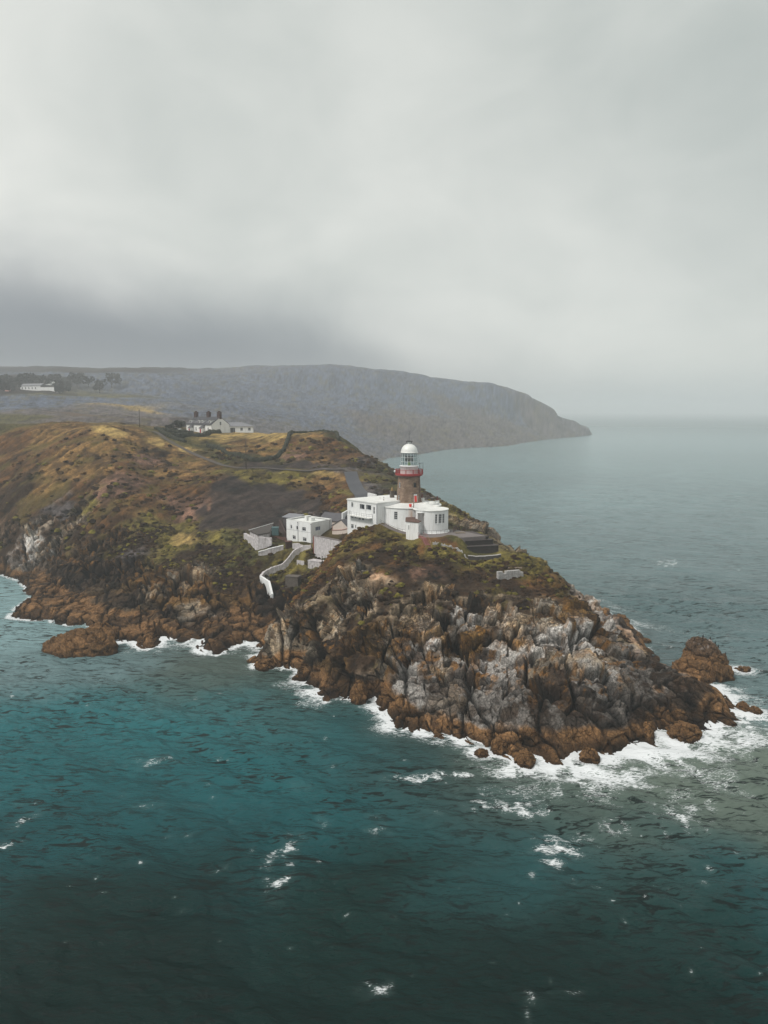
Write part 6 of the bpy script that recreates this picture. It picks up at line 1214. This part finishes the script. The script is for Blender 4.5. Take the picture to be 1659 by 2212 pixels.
# white vehicles / shed by the cottages
def car(u, v, Yd, rz, label):
    x_, y_, _ = Y_(u, v, Yd); z_ = gf(x_, y_)+.05; c = thing('parked_car', label, 'car', (x_, y_, z_)); ca_, sa_ = math.cos(rz), math.sin(rz)
    tp = lambda a, b_, c2: (x_+a*ca_-b_*sa_, y_+a*sa_+b_*ca_, z_+c2)
    prof = [(-2.2, .35), (-2.2, .95), (-1.9, 1.05), (1.2, 1.02), (2.1, .85), (2.2, .4)]; mb = MB(); vs = [tp(a, s_*.88, h_) for s_ in (-1, 1) for a, h_ in prof]; n = 6
    mb.add(vs, [tuple(range(n)), tuple(range(n, 2*n))[::-1]]+[(i, n+i, n+(i+1) % n, (i+1) % n) for i in range(n)]); link('body', mb, CARW, c)
    prof = [(-1.9, 1.05), (-1.6, 1.5), (.3, 1.52), (1.15, 1.04)]; mb = MB(); vs = [tp(a, s_*.76, h_) for s_ in (-1, 1) for a, h_ in prof]; n = 4
    mb.add(vs, [tuple(range(n)), tuple(range(n, 2*n))[::-1]]+[(i, n+i, n+(i+1) % n, (i+1) % n) for i in range(n)]); link('cabin', mb, GLASS, c)
    mb = MB(); mb.add([tp(-1.6, -.74, 1.53), tp(.3, -.74, 1.55), tp(.3, .74, 1.55), tp(-1.6, .74, 1.53)], [(0, 1, 2, 3)]); link('roof', mb, CARW, c)
    for a in (-1.35, 1.35):
        for s_ in (-.85, .85):
            mb = MB(); mb.tube([tp(a, s_-.1, .33), tp(a, s_+.1, .33)], .33, 12); link('wheel', mb, TYRE, c)
car(383, 933.2, 402, .1, 'white car parked left of the cottages by the bush'); car(559, 931, 404, -.35, 'white car half hidden at the right end of the cottage wing')
# poles
for u, v, Yd, hh_, lb in ((532, 1019, 302, 10.8, 'tall bare pole standing beside the lane below the tan field'), (302, 921, 372, 8.8, 'thin pole on the skyline left of the cottages')):
    x_, y_, _ = Y_(u, v, Yd); z_ = gf(x_, y_); pr = thing('telegraph_pole', lb, 'pole', (x_, y_, z_)); mb = MB(); mb.tube([(x_, y_, z_-.5), (x_, y_, z_+hh_)], .16, 7, .11); link('shaft', mb, TIMBER, pr)
    mb = MB(); mb.tube([(x_, y_, z_+hh_-.3), (x_+.01, y_, z_+hh_+.25)], .05, 5); mb.box((x_, y_, z_+hh_-.5), (.7, .1, .1)); link('bracket', mb, IRON, pr)

# ================= SEA ROCKS =================
def rock(u, v, wpx, hpx, dep, label, seed, peak=(0, 0), name='sea_rock', cat='rock', group='rocks standing out of the surf', z0=None, sharp=1.0, yaw=0.0, topc='S'):
    c = at_z(u, v, 0.0); Yd = c[1]; s_ = Yd/FP/.97; rx = wpx*s_/2; hz = hpx*s_*.92; ry = dep/2
    n = 64; mth = np.linspace(0, 2*np.pi, n*2+1)[:-1]; mr_ = np.linspace(0, 1.0, n)
    TT, MR = np.meshgrid(mth, mr_, indexing='ij'); rad_ = MR*1.12
    lx, ly = np.cos(TT)*rad_, np.sin(TT)*rad_
    sh_ = 1-.22*fbm(np.cos(TT)*1.6+seed, np.sin(TT)*1.6, o=3, seed=seed)
    X_ = lx*rx*sh_; Y__ = ly*ry*sh_
    tt = np.clip(1-np.hypot(lx-peak[0]*(1-MR), ly-peak[1]*(1-MR)), -1, 1)
    Zr = hz*(np.clip(1-MR**2.6, 0, 1)**.85)-.1-1.3*smooth(.88, 1, MR)
    Zr = Zr*(1+peak[0]*lx*.55+peak[1]*ly*.5)
    ca_, sa_ = math.cos(yaw), math.sin(yaw); XX, YY = c[0]+X_*ca_-Y__*sa_, Yd+X_*sa_+Y__*ca_
    PR = np.stack([XX, YY, Zr], -1); PR = np.concatenate([PR, PR[:1]], 0); sz = min(1.0, rx/4)
    N_ = normals(PR); f = PR.reshape(-1, 3); ff = f
    bb1, gg1, q1, q1b = cells(ff[:, 0]/(2.6*sz)+ff[:, 2]*.25, ff[:, 1]/(2.6*sz), ff[:, 2]/(2.2*sz), seed, .9); bb2, gg2, q2, q2b = cells(ff[:, 0]/(1.1*sz), ff[:, 1]/(1.1*sz)+ff[:, 2]*.2, ff[:, 2]/(1.2*sz), seed+5, .9)
    Dd = (bb1*.55+bb2*.22-.5*np.exp(-(gg1/.08)**2)-.2*np.exp(-(gg2/.09)**2)+.25*fbm(ff[:, 0]/1.2, ff[:, 1]/1.2, ff[:, 2]/1.2, o=3, seed=seed))*sz*sharp
    PR = PR+(N_.reshape(-1, 3)*Dd[:, None]).reshape(PR.shape); PR[-1] = PR[0]; PR[:, 0] = PR[:, 0].mean(0)
    tz_ = PR[..., 2].ravel()+.6*fbm(ff[:, 0], ff[:, 1], ff[:, 2], o=3, seed=seed+9)
    cc_ = np.array(CLS['S'])[None]*(.55+.6*(q1*.5+q2*.5))[:, None]
    if topc != 'S':
        k_ = smooth(hz*.55, hz*.8, tz_)[:, None]; cc_ = cc_*(1-k_*.7)+np.array(lin(72, 60, 52))[None]*k_*.7
        g_ = (smooth(.1, .4, fbm(ff[:, 0]/1.3, ff[:, 1]/1.3, ff[:, 2], o=3, seed=seed+3))*smooth(hz*.7, hz*.95, tz_))[:, None]*.8; cc_ = cc_*(1-g_)+np.array(lin(180, 172, 168))[None]*g_
    wet_ = 1-smooth(.15, .9, tz_); cc_ = cc_*(1-.65*wet_)[:, None]
    cc_ = cc_*(1-.5*np.exp(-(gg1/.07)**2))[:, None]
    o = grid_mesh(name, PR-np.array([c[0], Yd, 0]), np.ones((PR.shape[0]-1, PR.shape[1]-1), bool), land_mat, {'Col': cc_.reshape(PR.shape), 'Aux': np.stack([np.ones(PR.shape[:2]), np.zeros(PR.shape[:2]), np.zeros(PR.shape[:2])], -1)})
    o.location = (c[0], Yd, 0); ORG[o.name] = (c[0], Yd, 0); return tag(o, label, cat, group)
rock(1522, 1452, 104, 80, 11, 'tall dark sea stack off the right-hand point, with birds on top', 11, (-.45, .1), topc='T', sharp=.75)
rock(1486, 1464, 84, 46, 9, 'low brown ridge of rock linking the tall sea stack to the point', 32, (.1, 0))
rock(183, 1402, 150, 46, 12, 'broad brown islet in the surf at the left', 12, (.2, .2), yaw=-.1)
rock(1040, 1630, 34, 14, 2.4, 'small round dark rock just off the front of the point', 13)
rock(1272, 1642, 42, 30, 3, 'spiky little rock in the foam in front of the point', 14)
rock(1479, 1592, 70, 36, 4.5, 'slanting brown rock in the surf, right front of the point', 15, (.1, 0), yaw=-.5)
rock(1605, 1448, 34, 10, 3, 'low black reef beside the tall sea stack', 16)
rock(1605, 1533, 26, 20, 3, 'small brown rock off the very tip of the point', 17)
rock(1632, 1540, 26, 16, 3, 'outermost brown rock at the right edge of the surf', 18)
rock(560, 1428, 60, 9, 3, 'long flat dark rock awash before the cove', 19, yaw=.5)
rock(571, 1441, 42, 20, 4, 'brown rock hump in front of the dark cove', 20)
rock(640, 1466, 20, 9, 1.8, 'tiny dark rock left of the breaking wave', 21)
rock(1396, 1386, 22, 9, 3, 'small brown rock behind the point in the calm gap', 22)
rock(1338, 1345, 44, 18, 6, 'dark rock on the shore behind the cliff skyline', 23)
rock(218, 1380, 66, 38, 7, 'brown rock joining the broad islet to the ledges behind it', 31)
rock(98, 1404, 16, 5, 1.2, 'tiny rock awash left of the broad islet', 24)
rock(1395, 1590, 30, 36, 4, 'rounded ochre rock against the front of the point', 25)
rock(1135, 1650, 44, 34, 4, 'leaning brown block at the foot of the front cliff', 26)
rock(1078, 1622, 36, 34, 4, 'upright brown block left of the leaning one at the cliff foot', 27)
rock(775, 1512, 36, 44, 5, 'narrow upright brown rock in the surf left of the front cliff', 28)
# cormorants on the stack
BLK = surf('dark_feathers', (.012, .012, .014), .7, .3, 4)
dgc = bpy.context.evaluated_depsgraph_get() if False else None
stack = bpy.data.objects['sea_rock']
cs = np.array([v.co[:] for v in stack.data.vertices])+np.array(stack.location)
for i, (u, lb) in enumerate(((1507, 'leftmost cormorant on the sea stack, standing alone'), (1521, 'second cormorant from the left on the sea stack'), (1530, 'third cormorant from the left on the sea stack'), (1537, 'fourth cormorant from the left, close to its neighbour'), (1545, 'rightmost cormorant, lowest on the sea stack'))):
    Yd = 158.5; x_ = (u-CU)/FP*Yd/.96; m_ = np.abs(cs[:, 0]-x_) < .35; j = cs[m_][cs[m_][:, 2].argmax()]; x_, yy_, z_ = j
    pts = [(x_, yy_, z_-.05), (x_, yy_, z_+.15), (x_-.02, yy_, z_+.34), (x_+.04, yy_, z_+.48), (x_+.03, yy_, z_+.58), (x_-.1, yy_, z_+.6)]
    rd_ = [.07, .15, .14, .06, .055, .01]; mb = MB(); vs = []; seg = 8
    for p, r_ in zip(pts, rd_):
        for k in range(seg): a = 2*math.pi*k/seg; vs.append((p[0]+r_*math.cos(a), p[1]+r_*math.sin(a), p[2]))
    mb.add(vs, [(a_*seg+k, a_*seg+(k+1) % seg, (a_+1)*seg+(k+1) % seg, (a_+1)*seg+k) for a_ in range(5) for k in range(seg)]+[tuple(range(seg))[::-1], tuple(range(5*seg, 6*seg))], True)
    mb.add([(x_+.05, yy_-.05, z_+.25), (x_+.3, yy_-.04, z_-.02), (x_+.3, yy_+.04, z_-.02), (x_+.05, yy_+.05, z_+.25)], [(0, 1, 2, 3)])
    solo('cormorant', mb, BLK, lb, 'bird', 'cormorants on the sea stack')
# ================= SKY, AIR, LIGHT, CAMERA =================
w = bpy.data.worlds.new('World'); sc.world = w; w.use_nodes = True; t = w.node_tree; L = t.links
bg = t.nodes['Background']; out = t.nodes['World Output']
sky = t.nodes.new('ShaderNodeTexSky'); sky.sky_type = 'NISHITA'; sky.sun_disc = False
SUN_EL, SUN_AZ = R(52), R(238)
sky.sun_elevation = SUN_EL; sky.sun_rotation = SUN_AZ
L.new(sky.outputs[0], bg.inputs[0]); bg.inputs[1].default_value = .06
tc = t.nodes.new('ShaderNodeTexCoord'); sx_ = t.nodes.new('ShaderNodeSeparateXYZ'); L.new(tc.outputs['Generated'], sx_.inputs[0])
# cloud deck: broad soft masses on the direction sphere
mp = t.nodes.new('ShaderNodeMapping'); mp.inputs['Scale'].default_value = (1.0, 1.0, 1.6); mp.inputs['Location'].default_value = (.35, .1, .2); L.new(tc.outputs['Generated'], mp.inputs[0])
n1 = N(t, 'ShaderNodeTexNoise', Scale=1.7, Detail=4.0, Roughness=.42, Distortion=.2); L.new(mp.outputs[0], n1.inputs['Vector'])
n2 = N(t, 'ShaderNodeTexNoise', Scale=5.5, Detail=5.0, Roughness=.5, Distortion=.4); L.new(mp.outputs[0], n2.inputs['Vector'])
cr = t.nodes.new('ShaderNodeValToRGB'); e = cr.color_ramp.elements
e[0].position = .3; e[0].color = (*lin(154,161,158), 1); e[1].position = .68; e[1].color = (*lin(204,205,200), 1)
L.new(mathn(t, 'ADD', mathn(t, 'MULTIPLY', n1.outputs[0], .74), mathn(t, 'MULTIPLY', n2.outputs[0], .26)), cr.inputs[0])
# low dark bank lying on the hills to the left
def mr(v, a, b_, sm='SMOOTHSTEP'):
    n = t.nodes.new('ShaderNodeMapRange'); n.interpolation_type = sm; L.new(v, n.inputs[0]); n.inputs[1].default_value = a; n.inputs[2].default_value = b_; return n.outputs[0]
zd = mathn(t, 'ADD', sx_.outputs[2], mathn(t, 'MULTIPLY_ADD', n2.outputs[0], .06, -.03))
zd = mathn(t, 'ADD', zd, mathn(t, 'MULTIPLY', sx_.outputs[0], .16))
azm = mathn(t, 'DIVIDE', sx_.outputs[0], sx_.outputs[1])
azm = mathn(t, 'ADD', azm, mathn(t, 'MULTIPLY_ADD', n2.outputs[0], .2, -.1))
wide = mathn(t, 'MULTIPLY', mr(zd, .175, .035), mr(azm, .40, -.16)); low_ = mathn(t, 'MULTIPLY', mr(zd, .105, .035), mr(azm, .22, -.26))
cc = mixc(t, mathn(t, 'MULTIPLY', wide, .6), cr.outputs[0], lin(104,111,120)); cc = mixc(t, mathn(t, 'MULTIPLY', low_, .55), cc, lin(78,86,98))
cc = mixc(t, mathn(t, 'MULTIPLY', mr(sx_.outputs[2], .07, -.01), .55), cc, lin(140, 149, 152))
bg2 = t.nodes.new('ShaderNodeBackground'); L.new(cc, bg2.inputs[0]); bg2.inputs[1].default_value = 1.15
mx = t.nodes.new('ShaderNodeMixShader'); mx.inputs[0].default_value = .94; L.new(bg.outputs[0], mx.inputs[1]); L.new(bg2.outputs[0], mx.inputs[2]); L.new(mx.outputs[0], out.inputs[0])

sl = bpy.data.lights.new('sun', 'SUN'); sl.energy = 2.1; sl.angle = R(10); sl.color = (1, .96, .9)
so = bpy.data.objects.new('sun', sl); COL.objects.link(so)
d = Vector((math.sin(SUN_AZ)*math.cos(SUN_EL), math.cos(SUN_AZ)*math.cos(SUN_EL), math.sin(SUN_EL)))
so.rotation_euler = d.to_track_quat('Z', 'Y').to_euler(); so.location = (0, 0, 300)

def haze_box(name, b0, b1, dens, col):
    me = bpy.data.meshes.new(name)
    v = [(x, y, z) for x in (b0[0], b1[0]) for y in (b0[1], b1[1]) for z in (b0[2], b1[2])]
    me.from_pydata(v, [], [(0,1,3,2),(4,6,7,5),(0,4,5,1),(2,3,7,6),(0,2,6,4),(1,5,7,3)])
    m = bpy.data.materials.new(name); m.use_nodes = True; t = m.node_tree; t.nodes.remove(t.nodes['Principled BSDF'])
    pv = t.nodes.new('ShaderNodeVolumePrincipled'); pv.inputs['Density'].default_value = dens; pv.inputs['Color'].default_value = (*col, 1); pv.inputs['Anisotropy'].default_value = 0.15
    t.links.new(pv.outputs[0], t.nodes['Material Output'].inputs['Volume']); me.materials.append(m)
    o = bpy.data.objects.new(name, me); COL.objects.link(o); tag(o, kind='stuff'); return o
haze_box('haze', (-14000, -14000, -7), (14000, 14000, 142), HAZE, (.95, .975, 1.0))['label'] = 'thin pale sea haze over the whole coast'

cam = bpy.data.cameras.new('camera'); co = bpy.data.objects.new('camera', cam); COL.objects.link(co)
cam.sensor_fit = 'HORIZONTAL'; cam.sensor_width = 36; cam.lens = 36*FP/1659; cam.clip_start = .5; cam.clip_end = 40000
co.location = (0, 0, H); co.rotation_euler = (R(90)-PITCH, 0, 0); sc.camera = co
sc.render.resolution_x = 768; sc.render.resolution_y = 1024
vs = sc.view_settings; vs.view_transform = 'Standard'; vs.look = 'None'; vs.exposure = EXPO; vs.gamma = 1
cy = sc.cycles; cy.volume_bounces = 4; cy.max_bounces = 6; cy.diffuse_bounces = 2; cy.glossy_bounces = 2; cy.transparent_max_bounces = 8
cy.use_denoising = True; cy.caustics_reflective = False; cy.caustics_refractive = False
